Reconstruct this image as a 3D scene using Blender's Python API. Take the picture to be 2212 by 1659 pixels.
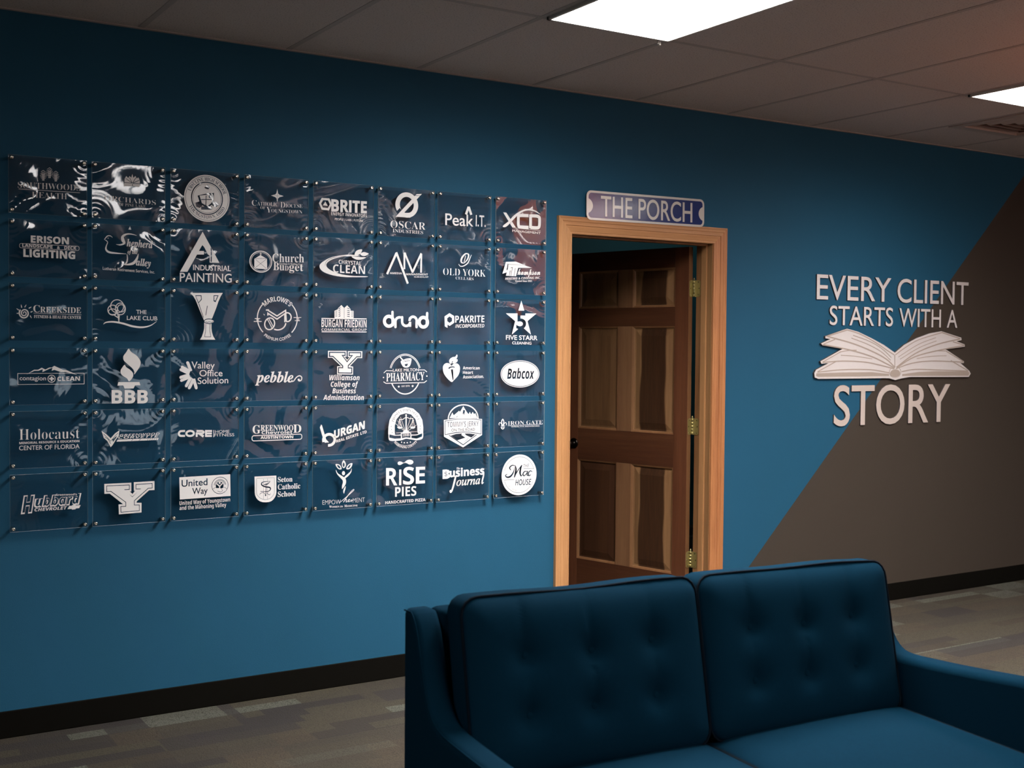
import bpy, bmesh, math, random
import numpy as np
from mathutils import Vector, Matrix
from mathutils.geometry import delaunay_2d_cdt

for o in list(bpy.data.objects):
    bpy.data.objects.remove(o, do_unlink=True)
scene = bpy.context.scene
COL = scene.collection
rad = math.radians
random.seed(7)

# ---------------------------------------------------------------- camera
F_PIX = 2577.23
cd = bpy.data.cameras.new('camera')
cam = bpy.data.objects.new('camera', cd)
COL.objects.link(cam)
cd.sensor_fit = 'HORIZONTAL'
cd.sensor_width = 36.0
cd.lens = 36.0 * F_PIX / 2212.0
RIGHT = (0.84773830, -0.53034535, 0.00857852)
DOWN = (-0.00959367, -0.03150172, -0.99945765)
FWD = (0.53032797, 0.84719623, -0.03179317)
cam.matrix_world = Matrix(((RIGHT[0], -DOWN[0], -FWD[0], 0.6236),
                           (RIGHT[1], -DOWN[1], -FWD[1], -4.7720),
                           (RIGHT[2], -DOWN[2], -FWD[2], 1.4910),
                           (0, 0, 0, 1)))
cd.dof.use_dof = True
cd.dof.focus_distance = 5.3
cd.dof.aperture_fstop = 4.5
cd.clip_end = 100
scene.camera = cam

# ---------------------------------------------------------------- world, exposure
world = bpy.data.worlds.new('world')
scene.world = world
world.use_nodes = True
world.node_tree.nodes['Background'].inputs[0].default_value = (0.05, 0.06, 0.08, 1)
world.node_tree.nodes['Background'].inputs[1].default_value = 0.3
scene.view_settings.view_transform = 'Standard'
scene.view_settings.look = 'None'
scene.view_settings.gamma = 1.0
scene.view_settings.use_curve_mapping = False
scene.view_settings.exposure = 0.0

# ---------------------------------------------------------------- lamps of the room and added fill lights
LAMP_STRENGTH = 114.0        # troffers next to the wall
MID_STRENGTH = 26.0          # dimmed troffer behind the camera
REAR_STRENGTH = 85.0        # troffers along the rear wall
ORANGE_POWER = 15.0
REAR_FILL_POWER = 42.0
ld = bpy.data.lights.new('red_orange_lamp', 'POINT')
ld.color = (1.0, 0.24, 0.07)
ld.energy = ORANGE_POWER
ld.shadow_soft_size = 0.40
lo = bpy.data.objects.new('red_orange_lamp', ld)
COL.objects.link(lo)
lo.location = (5.60, -2.45, 2.26)
bd = bpy.data.lights.new('fill_beyond_door', 'POINT'); bd.energy = 4.5; bd.color = (.8, .95, 1.0); bd.shadow_soft_size = .1  # added fill, lifts the dark wall seen through the doorway
bo = bpy.data.objects.new('fill_beyond_door', bd); COL.objects.link(bo); bo.location = (6.7, 1.7, 2.4)
for ux in (5.2, 8.2):          # added fill without fixtures, brightens the rear ceiling mirrored in the plaques
    ud = bpy.data.lights.new('rear_ceiling_fill', 'AREA'); ud.shape = 'SQUARE'; ud.size = 1.0; ud.energy = REAR_FILL_POWER; ud.color = (1.0, .82, .80)
    uo = bpy.data.objects.new('rear_ceiling_fill', ud); COL.objects.link(uo); uo.location = (ux, -6.6, 1.7); uo.rotation_euler = (math.pi, 0, 0)

# ---------------------------------------------------------------- materials
def srgb(r, g, b):
    f = lambda c: (c/255/12.92) if c/255 <= .04045 else ((c/255+.055)/1.055)**2.4
    return (f(r), f(g), f(b), 1)

class NT:
    """small helper around a node tree"""
    def __init__(self, name):
        self.m = bpy.data.materials.new(name)
        self.m.use_nodes = True
        self.t = self.m.node_tree
        self.t.nodes.clear()
        self.out = self.t.nodes.new('ShaderNodeOutputMaterial')
    def n(self, typ, **kw):
        nd = self.t.nodes.new(typ)
        for k, v in kw.items():
            if hasattr(nd, k) and not isinstance(v, tuple):
                setattr(nd, k, v)
            else:
                nd.inputs[k.replace('_', ' ')].default_value = v
        return nd
    def l(self, a, b):
        self.t.links.new(a, b)
    def math(self, op, a, b=None, c=None):
        nd = self.t.nodes.new('ShaderNodeMath'); nd.operation = op
        for i, v in enumerate((a, b, c)):
            if v is None: continue
            if isinstance(v, (int, float)): nd.inputs[i].default_value = v
            else: self.l(v, nd.inputs[i])
        return nd.outputs[0]
    def mix(self, f, a, b, mode='MIX'):
        nd = self.t.nodes.new('ShaderNodeMix'); nd.data_type = 'RGBA'; nd.blend_type = mode
        for i, v in ((0, f), (6, a), (7, b)):
            if isinstance(v, (int, float, tuple)): nd.inputs[i].default_value = v
            else: self.l(v, nd.inputs[i])
        return nd.outputs[2]
    def ramp(self, f, stops, interp='LINEAR'):
        nd = self.t.nodes.new('ShaderNodeValToRGB')
        nd.color_ramp.interpolation = interp
        e = nd.color_ramp.elements
        while len(e) > 1: e.remove(e[-1])
        e[0].position, e[0].color = stops[0]
        for p, c in stops[1:]:
            x = e.new(p); x.color = c
        self.l(f, nd.inputs[0])
        return nd.outputs[0]
    def coord(self, which='Object', scale=(1, 1, 1), loc=(0, 0, 0), rot=(0, 0, 0)):
        tc = self.t.nodes.new('ShaderNodeTexCoord')
        mp = self.t.nodes.new('ShaderNodeMapping')
        mp.inputs['Scale'].default_value = scale
        mp.inputs['Location'].default_value = loc
        mp.inputs['Rotation'].default_value = rot
        self.l(tc.outputs[which], mp.inputs[0])
        return mp.outputs[0]
    def noise(self, vec, scale, detail=2, rough=.5, dist=0.0):
        nd = self.t.nodes.new('ShaderNodeTexNoise')
        nd.inputs['Scale'].default_value = scale
        nd.inputs['Detail'].default_value = detail
        nd.inputs['Roughness'].default_value = rough
        nd.inputs['Distortion'].default_value = dist
        if vec is not None: self.l(vec, nd.inputs['Vector'])
        return nd.outputs['Fac']
    def bump(self, h, strength=.3, dist=.002, normal=None):
        nd = self.t.nodes.new('ShaderNodeBump')
        nd.inputs['Strength'].default_value = strength
        nd.inputs['Distance'].default_value = dist
        self.l(h, nd.inputs['Height'])
        return nd.outputs[0]
    def pbr(self, color, rough=.5, normal=None, metal=0.0, spec=.5, sheen=0.0):
        p = self.t.nodes.new('ShaderNodeBsdfPrincipled')
        for k, v in (('Base Color', color), ('Roughness', rough)):
            if isinstance(v, (int, float, tuple)): p.inputs[k].default_value = v
            else: self.l(v, p.inputs[k])
        p.inputs['Metallic'].default_value = metal
        p.inputs['Specular IOR Level'].default_value = spec
        p.inputs['Sheen Weight'].default_value = sheen
        if normal is not None: self.l(normal, p.inputs['Normal'])
        self.l(p.outputs[0], self.out.inputs[0])
        return p

def simple(name, color, rough=.5, metal=0.0, spec=.5, noise=0.0):
    t = NT(name)
    c = color
    if noise:
        v = t.coord()
        c = t.mix(t.noise(v, 40, 3), tuple(x*(1-noise) for x in color[:3])+(1,), tuple(min(1, x*(1+noise)) for x in color[:3])+(1,))
    t.pbr(c, rough, metal=metal, spec=spec)
    return t.m

M = {}
# painted wall: deep blue, with a grey-brown field right of one straight diagonal paint edge
def wall_paint(name, two_tone):
    t = NT(name)
    v = t.coord()
    blue = t.mix(t.noise(v, 3.0, 2), (.0118, .082, .150, 1), (.0132, .090, .163, 1))
    c = blue
    if two_tone:
        sx = t.n('ShaderNodeSeparateXYZ'); t.l(v, sx.inputs[0])
        d = t.math('SUBTRACT', t.math('SUBTRACT', sx.outputs[0], 5.145), t.math('MULTIPLY', t.math('SUBTRACT', sx.outputs[2], .3126), 1.009))
        f = t.math('GREATER_THAN', d, 0.0)
        grey = t.mix(t.noise(v, 3.0, 2), (.053, .0415, .032, 1), (.057, .045, .035, 1))
        c = t.mix(f, blue, grey)
    h = t.noise(v, 240, 2)
    t.pbr(c, .7, t.bump(h, .25, .0015), spec=.22)
    return t.m
M['wall'] = wall_paint('blue_wall_paint', True)
M['wall_dark'] = simple('dark_teal_paint', (.03, .14, .16, 1), .7, noise=.05)
M['wall_grey'] = simple('grey_wall_paint', (.30, .27, .27, 1), .7, noise=.04)
def rear_paint():
    t = NT('rear_wall_paint')
    v = t.coord()
    sx = t.n('ShaderNodeSeparateXYZ'); t.l(v, sx.inputs[0])
    n = t.noise(v, 3, 2)
    c = t.mix(t.math('GREATER_THAN', sx.outputs[0], 5.6), t.mix(n, (.020, .035, .05, 1), (.03, .05, .07, 1)), t.mix(n, (.70, .54, .55, 1), (.76, .60, .61, 1)))
    t.pbr(c, .7, spec=.3)
    return t.m
M['wall_rear'] = rear_paint()
M['board_edge'] = simple('dark_board_edge', (.06, .05, .05, 1), .7)
M['base'] = simple('black_vinyl', (.0045, .004, .003, 1), .6, spec=.06, noise=.1)

def carpet():
    t = NT('carpet_tiles')
    v = t.coord()
    sx = t.n('ShaderNodeSeparateXYZ'); t.l(v, sx.inputs[0])
    def cells(w, h, seed):
        row = t.math('FLOOR', t.math('DIVIDE', sx.outputs[1], h))
        wn = t.t.nodes.new('ShaderNodeTexWhiteNoise'); wn.noise_dimensions = '2D'
        cb = t.n('ShaderNodeCombineXYZ'); t.l(row, cb.inputs[0]); cb.inputs[1].default_value = seed
        t.l(cb.outputs[0], wn.inputs['Vector'])
        off = wn.outputs['Value']
        colm = t.math('FLOOR', t.math('ADD', t.math('DIVIDE', sx.outputs[0], w), off))
        w2 = t.t.nodes.new('ShaderNodeTexWhiteNoise'); w2.noise_dimensions = '3D'
        c2 = t.n('ShaderNodeCombineXYZ'); t.l(row, c2.inputs[0]); t.l(colm, c2.inputs[1]); c2.inputs[2].default_value = seed
        t.l(c2.outputs[0], w2.inputs['Vector'])
        return w2.outputs['Value']
    a = cells(.46, .075, 1.7)
    b = cells(.31, .152, 5.3)
    base = t.ramp(a, [(0, (.046, .032, .020, 1)), (.20, (.062, .052, .032, 1)), (.40, (.017, .013, .019, 1)), (.56, (.066, .054, .031, 1)), (.70, (.028, .021, .020, 1)), (.82, (.140, .150, .118, 1))], 'CONSTANT')
    over = t.ramp(b, [(0, (.052, .042, .028, 1)), (.35, (.018, .014, .022, 1)), (.6, (.070, .050, .030, 1)), (.85, (.135, .142, .115, 1))], 'CONSTANT')
    pick = t.math('GREATER_THAN', cells(.52, .305, 9.1), .62)
    c = t.mix(t.math('MULTIPLY_ADD', pick, .75, .05), base, over)
    cloud = t.noise(v, 5, 3)
    c = t.mix(t.math('MULTIPLY', cloud, .25), c, (.03, .024, .026, 1))
    mp = t.coord('Object', (1, 1, 1), rot=(0, 0, .5))
    loop = t.n('ShaderNodeTexVoronoi'); loop.inputs['Scale'].default_value = 190; t.l(mp, loop.inputs['Vector'])
    dk = t.math('MULTIPLY', loop.outputs['Distance'], .95)
    c = t.mix(dk, c, (.02, .017, .014, 1))
    fine = t.noise(v, 420, 2)
    c = t.mix(t.math('MULTIPLY', fine, .5), c, t.mix(.35, c, (.2, .19, .16, 1)))
    t.pbr(c, .95, t.bump(t.math('SUBTRACT', 1.0, loop.outputs['Distance']), .7, .003), spec=.1)
    return t.m
M['carpet'] = carpet()

def ceil_tile():
    t = NT('mineral_ceiling_tile')
    v = t.coord()
    n1 = t.noise(v, 160, 3, .6)
    pits = t.ramp(n1, [(.30, (.20, .18, .17, 1)), (.42, (.57, .505, .475, 1)), (1, (.61, .54, .51, 1))])
    t.pbr(pits, .9, t.bump(n1, .5, .002), spec=.1)
    return t.m
M['tile'] = ceil_tile()
M['tbar'] = simple('dull_white_metal', (.40, .355, .335, 1), .6, spec=.2)
M['lamp_frame'] = simple('white_enamel', (.62, .60, .55, 1), .4)
M['vent_metal'] = simple('vent_enamel', (.42, .36, .32, 1), .5)
M['black'] = simple('duct_shade_black', (.004, .004, .004, 1), .8)

def emit(name, col, s):
    t = NT(name)
    e = t.n('ShaderNodeEmission'); e.inputs[0].default_value = col; e.inputs[1].default_value = s
    t.l(e.outputs[0], t.out.inputs[0])
    return t.m
def lens(name, col, s, floor_, power):
    # prismatic troffer lens: brightest straight down, falling off toward the ceiling plane
    t = NT(name)
    g = t.n('ShaderNodeNewGeometry')
    dt = t.n('ShaderNodeVectorMath'); dt.operation = 'DOT_PRODUCT'
    t.l(g.outputs['Normal'], dt.inputs[0]); t.l(g.outputs['Incoming'], dt.inputs[1])
    c = t.math('POWER', t.math('ABSOLUTE', dt.outputs['Value']), power)
    e = t.n('ShaderNodeEmission'); e.inputs[0].default_value = col
    t.l(t.math('MULTIPLY', t.math('MULTIPLY_ADD', c, 1-floor_, floor_), s), e.inputs[1])
    t.l(e.outputs[0], t.out.inputs[0])
    return t.m
M['diffuser'] = lens('lit_diffuser', (1.0, .97, .95, 1), LAMP_STRENGTH, .01, 1.5)
M['diffuser_b'] = lens('lit_diffuser_weaker', (1.0, .96, .93, 1), LAMP_STRENGTH*.56, .01, 1.5)
M['diffuser_left'] = lens('lit_diffuser_left', (1.0, .97, .95, 1), LAMP_STRENGTH*.28, .02, 1.2)
M['diffuser_rear'] = lens('lit_diffuser_rear', (1.0, .97, .95, 1), REAR_STRENGTH, .02, 1.2)
M['diffuser_mid'] = lens('dim_lit_diffuser', (1.0, .97, .95, 1), MID_STRENGTH, .45, 1.2)
M['daylight'] = emit('daylit_window_pane', (.75, .9, 1.0, 1), 3.0)

def acrylic():
    t = NT('clear_acrylic')
    v = t.coord()
    oi = t.n('ShaderNodeObjectInfo')
    vm = t.n('ShaderNodeVectorMath'); vm.operation = 'ADD'
    sc = t.n('ShaderNodeVectorMath'); sc.operation = 'SCALE'
    cb = t.n('ShaderNodeCombineXYZ'); t.l(oi.outputs['Random'], cb.inputs[0]); t.l(oi.outputs['Random'], cb.inputs[2])
    t.l(cb.outputs[0], sc.inputs[0]); sc.inputs['Scale'].default_value = 37.0
    t.l(v, vm.inputs[0]); t.l(sc.outputs[0], vm.inputs[1])
    h = t.noise(vm.outputs[0], 5.0, 1.0, .3, 1.2)
    # ripples of the stressed sheet round its four corner fixings
    sx = t.n('ShaderNodeSeparateXYZ'); t.l(v, sx.inputs[0])
    ax = t.math('SUBTRACT', .129, t.math('ABSOLUTE', sx.outputs[0])); az = t.math('SUBTRACT', .096, t.math('ABSOLUTE', sx.outputs[2]))
    r = t.math('SQRT', t.math('ADD', t.math('MULTIPLY', ax, ax), t.math('MULTIPLY', az, az)))
    r = t.math('ADD', r, t.math('MULTIPLY', h, .05))
    rip = t.math('MULTIPLY', t.math('SINE', t.math('MULTIPLY', r, 330.0)), t.math('POWER', 2.718, t.math('MULTIPLY', r, -26.0)))
    h = t.math('ADD', h, t.math('MULTIPLY', rip, .030))
    nrm = t.bump(h, 1.0, .0085)
    fr = t.n('ShaderNodeFresnel'); fr.inputs['IOR'].default_value = 1.47
    t.l(nrm, fr.inputs['Normal'])
    ge = t.n('ShaderNodeNewGeometry')     # both skins of the sheet reflect like an air-to-acrylic surface
    t.l(t.math('ADD', t.math('MULTIPLY', ge.outputs['Backfacing'], 1/1.49-1.49), 1.49), fr.inputs['IOR'])
    tr = t.n('ShaderNodeBsdfTransparent'); tr.inputs[0].default_value = (.84, .84, .855, 1)
    gl = t.n('ShaderNodeBsdfGlossy'); gl.inputs['Roughness'].default_value = .035
    t.l(nrm, gl.inputs['Normal'])
    mx = t.n('ShaderNodeMixShader')
    t.l(fr.outputs[0], mx.inputs[0]); t.l(tr.outputs[0], mx.inputs[1]); t.l(gl.outputs[0], mx.inputs[2])
    t.l(mx.outputs[0], t.out.inputs[0])
    return t.m
M['acrylic'] = acrylic()
def acrylic_edge():
    t = NT('acrylic_cut_edge')
    tr = t.n('ShaderNodeBsdfTransparent'); tr.inputs[0].default_value = (.8, .9, .92, 1)
    df = t.n('ShaderNodeBsdfDiffuse'); df.inputs[0].default_value = (.85, .88, .86, 1)
    mx = t.n('ShaderNodeMixShader'); mx.inputs[0].default_value = .8
    t.l(tr.outputs[0], mx.inputs[1]); t.l(df.outputs[0], mx.inputs[2]); t.l(mx.outputs[0], t.out.inputs[0])
    return t.m
M['acrylic_edge'] = acrylic_edge()
M['vinyl'] = simple('white_vinyl', (.80, .79, .78, 1), .5, spec=.3)
M['chrome'] = simple('polished_nickel', (.70, .64, .56, 1), .22, metal=1.0)
M['letter_white'] = simple('white_painted_board', (.66, .62, .61, 1), .6, noise=.02)
M['letter_beige'] = simple('beige_painted_board', (.55, .47, .42, 1), .6, noise=.02)
M['book_tan'] = simple('tan_print', (.40, .33, .28, 1), .6)

def reflective(name, col):
    t = NT(name)
    v = t.coord()
    vor = t.n('ShaderNodeTexVoronoi'); vor.feature = 'DISTANCE_TO_EDGE'; vor.inputs['Scale'].default_value = 190; vor.inputs['Randomness'].default_value = 0.0
    t.l(v, vor.inputs['Vector'])
    n = t.noise(v, 60, 2)
    p = t.pbr(col, .13, t.bump(n, .10, .0010), spec=.5)
    p.inputs['Coat Weight'].default_value = 0.0
    p.inputs['Coat Roughness'].default_value = .12
    return t.m
M['sign_white'] = reflective('reflective_white_sheeting', (.60, .59, .56, 1))
M['sign_blue'] = reflective('reflective_blue_sheeting', (.006, .022, .13, 1))

def wood(name, c0, c1, c2, scale=1.0, axis='z', rough=.42, core=None, spec=.4):
    """straight grained wood; axis is the grain direction; core = dark heartwood figure of a panel"""
    t = NT(name)
    s = {'z': (9, 9, .55), 'x': (.55, 9, 9)}[axis]
    oi = t.n('ShaderNodeObjectInfo')
    v0 = t.coord('Object', tuple(k*scale for k in s))
    cb = t.n('ShaderNodeCombineXYZ')
    rr = t.math('MULTIPLY', oi.outputs['Random'], 51.0)
    for i in range(3): t.l(rr, cb.inputs[i])
    vm = t.n('ShaderNodeVectorMath'); vm.operation = 'ADD'; t.l(v0, vm.inputs[0]); t.l(cb.outputs[0], vm.inputs[1])
    v = vm.outputs[0]
    broad = t.noise(v, .8, 2, .5, .6)
    fine = t.noise(v, 9, 4, .65, .4)
    g = t.math('ADD', t.math('MULTIPLY', broad, .65), t.math('MULTIPLY', fine, .35))
    c = t.ramp(g, [(.30, c0), (.5, c1), (.68, c2)])
    if core:
        vv = t.coord()
        sx = t.n('ShaderNodeSeparateXYZ'); t.l(vv, sx.inputs[0])
        wob = t.noise(t.coord('Object', (2, 2, 2.2)), 1.4, 1)
        d = t.math('ABSOLUTE', t.math('ADD', sx.outputs[0], t.math('MULTIPLY', t.math('SUBTRACT', wob, .5), .05)))
        f = t.ramp(d, [(.080, (1, 1, 1, 1)), (.088, (0, 0, 0, 1))])
        c = t.mix(t.math('MULTIPLY', f, .9), c, t.ramp(fine, [(.3, core), (.7, tuple(x*2.2 for x in core[:3])+(1,))]))
    t.pbr(c, rough, t.bump(fine, .12, .001), spec=spec)
    return t.m
M['casing'] = wood('light_casing_wood', (.36, .165, .065, 1), (.50, .25, .105, 1), (.60, .32, .145, 1))
M['casing_red'] = wood('reddish_casing_wood', (.33, .12, .045, 1), (.46, .19, .072, 1), (.54, .24, .10, 1), scale=1.6)
M['jamb'] = wood('jamb_wood', (.17, .075, .030, 1), (.28, .140, .058, 1), (.36, .19, .082, 1))
M['stile'] = wood('dark_stile_wood', (.085, .028, .013, 1), (.125, .043, .019, 1), (.17, .062, .028, 1))
M['rail'] = wood('dark_rail_wood', (.062, .021, .010, 1), (.095, .034, .015, 1), (.14, .055, .024, 1), axis='x')
M['mullion'] = wood('mullion_wood', (.17, .078, .036, 1), (.23, .11, .052, 1), (.30, .15, .072, 1))
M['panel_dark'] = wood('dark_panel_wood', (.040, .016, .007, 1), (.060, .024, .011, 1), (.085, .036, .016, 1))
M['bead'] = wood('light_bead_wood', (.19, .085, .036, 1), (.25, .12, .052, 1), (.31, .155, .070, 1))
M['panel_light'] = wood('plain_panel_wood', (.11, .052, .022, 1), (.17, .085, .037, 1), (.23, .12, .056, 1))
M['panel_core'] = wood('panel_wood_with_dark_heart', (.19, .09, .040, 1), (.27, .14, .062, 1), (.34, .185, .084, 1), core=(.021, .0075, .0035, 1))
M['brass'] = simple('dull_brass', (.50, .43, .20, 1), .42, metal=.85)
M['bronze'] = simple('dark_bronze', (.03, .025, .02, 1), .25, metal=1.0)
M['screw'] = simple('brass_screw', (.75, .68, .45, 1), .25, metal=1.0)
M['dark_hole'] = simple('screw_slot', (.03, .025, .01, 1), .6)

def fabric():
    t = NT('blue_woven_fabric')  # black sheet stands in for the shade inside the vent
    v = t.coord()
    wx = t.noise(t.coord('Object', (900, 40, 900)), 1.0, 2)
    wz = t.noise(t.coord('Object', (60, 700, 60)), 1.0, 2)
    w = t.math('MULTIPLY', t.math('ADD', wx, wz), .5)
    slub = t.noise(t.coord('Object', (30, 30, 420)), 1.0, 3)
    c = t.mix(t.math('MULTIPLY', slub, .5), t.mix(w, (.0007, .0120, .0250, 1), (.0016, .0200, .0390, 1)), (.0010, .0150, .0300, 1))
    t.pbr(c, .9, t.bump(w, .35, .0012), spec=.03, sheen=0.0)
    return t.m
M['fabric'] = fabric()
M['piping'] = simple('dark_blue_piping', (.0004, .0035, .008, 1), .9, spec=.1)
M['leg_wood'] = simple('walnut_leg', (.05, .025, .012, 1), .4)

# ---------------------------------------------------------------- object helpers
def tag(o, label=None, cat=None, group=None, kind=None):
    if label: o['label'] = label
    if cat: o['category'] = cat
    if group: o['group'] = group
    if kind: o['kind'] = kind
    return o
def empty(name, loc=(0, 0, 0), rz=0.0, parent=None):
    o = bpy.data.objects.new(name, None)
    COL.objects.link(o)
    o.empty_display_size = .05
    o.location = loc
    o.rotation_euler = (0, 0, rz)
    if parent: o.parent = parent
    return o
def link(name, me, mats, parent=None, loc=(0, 0, 0), smooth=False):
    if not isinstance(mats, (list, tuple)): mats = [mats]
    if isinstance(me, bmesh.types.BMesh):
        bm = me
        bmesh.ops.recalc_face_normals(bm, faces=bm.faces)
        me = bpy.data.meshes.new(name)
        bm.to_mesh(me); bm.free()
    if not me.materials:
        for m in mats: me.materials.append(m)
    if smooth:
        for f in me.polygons: f.use_smooth = True
    o = bpy.data.objects.new(name, me)
    COL.objects.link(o)
    o.location = loc
    if parent: o.parent = parent
    return o
def box(bm, a, b, mat=0, bevel=0.0):
    x0, y0, z0 = a; x1, y1, z1 = b
    v = [bm.verts.new(p) for p in ((x0, y0, z0), (x1, y0, z0), (x1, y1, z0), (x0, y1, z0), (x0, y0, z1), (x1, y0, z1), (x1, y1, z1), (x0, y1, z1))]
    fs = []
    for q in ((0, 3, 2, 1), (4, 5, 6, 7), (0, 1, 5, 4), (1, 2, 6, 5), (2, 3, 7, 6), (3, 0, 4, 7)):
        f = bm.faces.new([v[i] for i in q]); f.material_index = mat; fs.append(f)
    if bevel:
        bmesh.ops.bevel(bm, geom=list({e for f in fs for e in f.edges}), offset=bevel, segments=2, affect='EDGES', profile=.5)
    return fs
def bx(a, b, bevel=0.0):
    bm = bmesh.new(); box(bm, a, b, bevel=bevel); return bm
def lathe(bm, prof, n=16, axis='y', org=(0, 0, 0), mat=0):
    """prof: list of (radius, distance along axis)"""
    rings = []
    for r, d in prof:
        ring = []
        for i in range(n):
            a = 2*math.pi*i/n
            p = {'y': (r*math.cos(a), d, r*math.sin(a)), 'z': (r*math.cos(a), r*math.sin(a), d)}[axis]
            ring.append(bm.verts.new((p[0]+org[0], p[1]+org[1], p[2]+org[2])))
        rings.append(ring)
    for a, b in zip(rings, rings[1:]):
        for i in range(n):
            f = bm.faces.new((a[i], a[(i+1) % n], b[(i+1) % n], b[i])); f.material_index = mat; f.smooth = True
    for ring in (rings[0], rings[-1]):
        f = bm.faces.new(ring); f.material_index = mat
def tube(bm, pts, r, n=6, closed=False):
    pts = [Vector(p) for p in pts]; N = len(pts); rings = []
    for i, p in enumerate(pts):
        a = pts[(i-1) % N] if (closed or i) else p
        b = pts[(i+1) % N] if (closed or i < N-1) else p
        t = (b-a).normalized()
        u = t.cross(Vector((0, 0, 1)))
        if u.length < .05: u = t.cross(Vector((1, 0, 0)))
        u.normalize(); w = t.cross(u)
        if i and rings:  # keep frames from flipping
            if u.dot(lastu) < 0: u, w = -u, -w
        lastu = u
        rings.append([bm.verts.new(p+u*r*math.cos(k*2*math.pi/n)+w*r*math.sin(k*2*math.pi/n)) for k in range(n)])
    for i in range(N if closed else N-1):
        a, b = rings[i], rings[(i+1) % N]
        for k in range(n):
            f = bm.faces.new((a[k], a[(k+1) % n], b[(k+1) % n], b[k])); f.smooth = True
    if not closed:
        bm.faces.new(rings[0]); bm.faces.new(rings[-1])

# ---------------------------------------------------------------- flat artwork: outlines -> thin solid relief
MATHSET = {'B': (0x1D5D4, 0x1D5EE, 0x1D7EC), 'I': (0x1D608, 0x1D622, 0x1D7E2), 'J': (0x1D63C, 0x1D656, 0x1D7EC),
           'R': (0x1D400, 0x1D41A, 0x1D7CE), 'K': (0x1D434, 0x1D44E, 0x1D7CE), 'Q': (0x1D468, 0x1D482, 0x1D7CE),
           'C': (0x1D4D0, 0x1D4EA, 0x1D7CE)}
def styled(txt, st):
    if st not in MATHSET: return txt
    up, lo, di = MATHSET[st]
    o = ''
    for ch in txt:
        if ch == 'I' and st in 'BIJ': o += chr(lo+11)      # plain bar; trimmed to cap height below
        elif 'A' <= ch <= 'Z': o += chr(up+ord(ch)-65)
        elif ch == 'h' and st == 'K': o += '\u210e'
        elif 'a' <= ch <= 'z': o += chr(lo+ord(ch)-97)
        elif '0' <= ch <= '9': o += chr(di+ord(ch)-48)
        else: o += ch
    return o
_outl = {}
def outlines(txt, st):
    """list of (character index, Nx2 array) from Blender's built-in font"""
    key = (txt, st)
    if key in _outl: return _outl[key]
    cu = bpy.data.curves.new('text', 'FONT'); cu.body = styled(txt, st); cu.size = 1.0
    ob = bpy.data.objects.new('text', cu); COL.objects.link(ob)
    dg = bpy.context.evaluated_depsgraph_get()
    c = ob.to_curve(dg, apply_modifiers=False)
    res = []
    for sp in c.splines:
        bp = sp.bezier_points; n = len(bp); pts = []
        for i in range(n):
            p0, p1, p2, p3 = (np.array(q[:2]) for q in (bp[i].co, bp[i].handle_right, bp[(i+1) % n].handle_left, bp[(i+1) % n].co))
            ch = p3-p0; L = np.hypot(*ch)
            dev = max(abs(ch[0]*(q-p0)[1]-ch[1]*(q-p0)[0]) for q in (p1, p2))/(L+1e-9)
            k = 1 if dev < .004 else (3 if L < .15 else 5)
            for j in range(k):
                t = j/k
                pts.append(p0*(1-t)**3+3*p1*t*(1-t)**2+3*p2*t*t*(1-t)+p3*t**3)
        if len(pts) > 2: res.append((getattr(sp, 'character_index', 0), np.array(pts)))
    ob.to_curve_clear()
    if st in ('B', 'I', 'J') and 'I' in txt:
        cap = refheight('H', st)
        for i, q in res:
            if i < len(txt) and txt[i] == 'I': q[:, 1] = np.minimum(q[:, 1], cap)
    bpy.data.objects.remove(ob); bpy.data.curves.remove(cu)
    _outl[key] = res
    return res
def area2(p):
    return float(np.sum(p[:, 0]*np.roll(p[:, 1], -1)-np.roll(p[:, 0], -1)*p[:, 1]))
def fatten(cs, w):
    if abs(w) < 1e-4: return cs
    sgn = 1 if sum(area2(p) for _, p in cs) > 0 else -1
    out = []
    for i, p in cs:
        d1 = p-np.roll(p, 1, 0); d2 = np.roll(p, -1, 0)-p
        n1 = np.stack([d1[:, 1], -d1[:, 0]], 1); n2 = np.stack([d2[:, 1], -d2[:, 0]], 1)
        n1 /= np.linalg.norm(n1, axis=1, keepdims=True)+1e-9; n2 /= np.linalg.norm(n2, axis=1, keepdims=True)+1e-9
        m = n1+n2; L = np.linalg.norm(m, axis=1, keepdims=True); m /= L+1e-9
        m *= 1/np.clip(L/2, .5, 1)
        out.append((i, p+m*w*.6*sgn))
    return out
_ref = {}
def refheight(ch, st):
    if (ch, st) not in _ref:
        _ref[ch, st] = max(p[:, 1].max() for _, p in outlines(ch, st))
    return _ref[ch, st]
def text_fit(txt, st, A, B, h, w=0.0, ref='H'):
    cs = fatten(outlines(txt, st), w)
    x0 = min(p[:, 0].min() for _, p in cs); x1 = max(p[:, 0].max() for _, p in cs)
    A = np.array(A); B = np.array(B); k = h/(refheight(ref, st)+max(w, 0)*.6)
    out = []
    for i, p in cs:
        s = (p[:, 0]-x0)/(x1-x0)
        q = A+(B-A)*s[:, None]
        q[:, 1] += p[:, 1]*k
        out.append((i, q))
    return out
def text_arc(txt, st, c, r, a0, a1, h, w=0.0):
    cs = fatten(outlines(txt, st), w)
    x0 = min(p[:, 0].min() for _, p in cs); x1 = max(p[:, 0].max() for _, p in cs)
    k = h/refheight('H', st); out = []
    for i, p in cs:
        a = np.radians(a0+(a1-a0)*(p[:, 0]-x0)/(x1-x0))
        rr = r+p[:, 1]*k
        out.append(np.stack([c[0]+rr*np.cos(a), c[1]+rr*np.sin(a)], 1))
    return out
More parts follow.
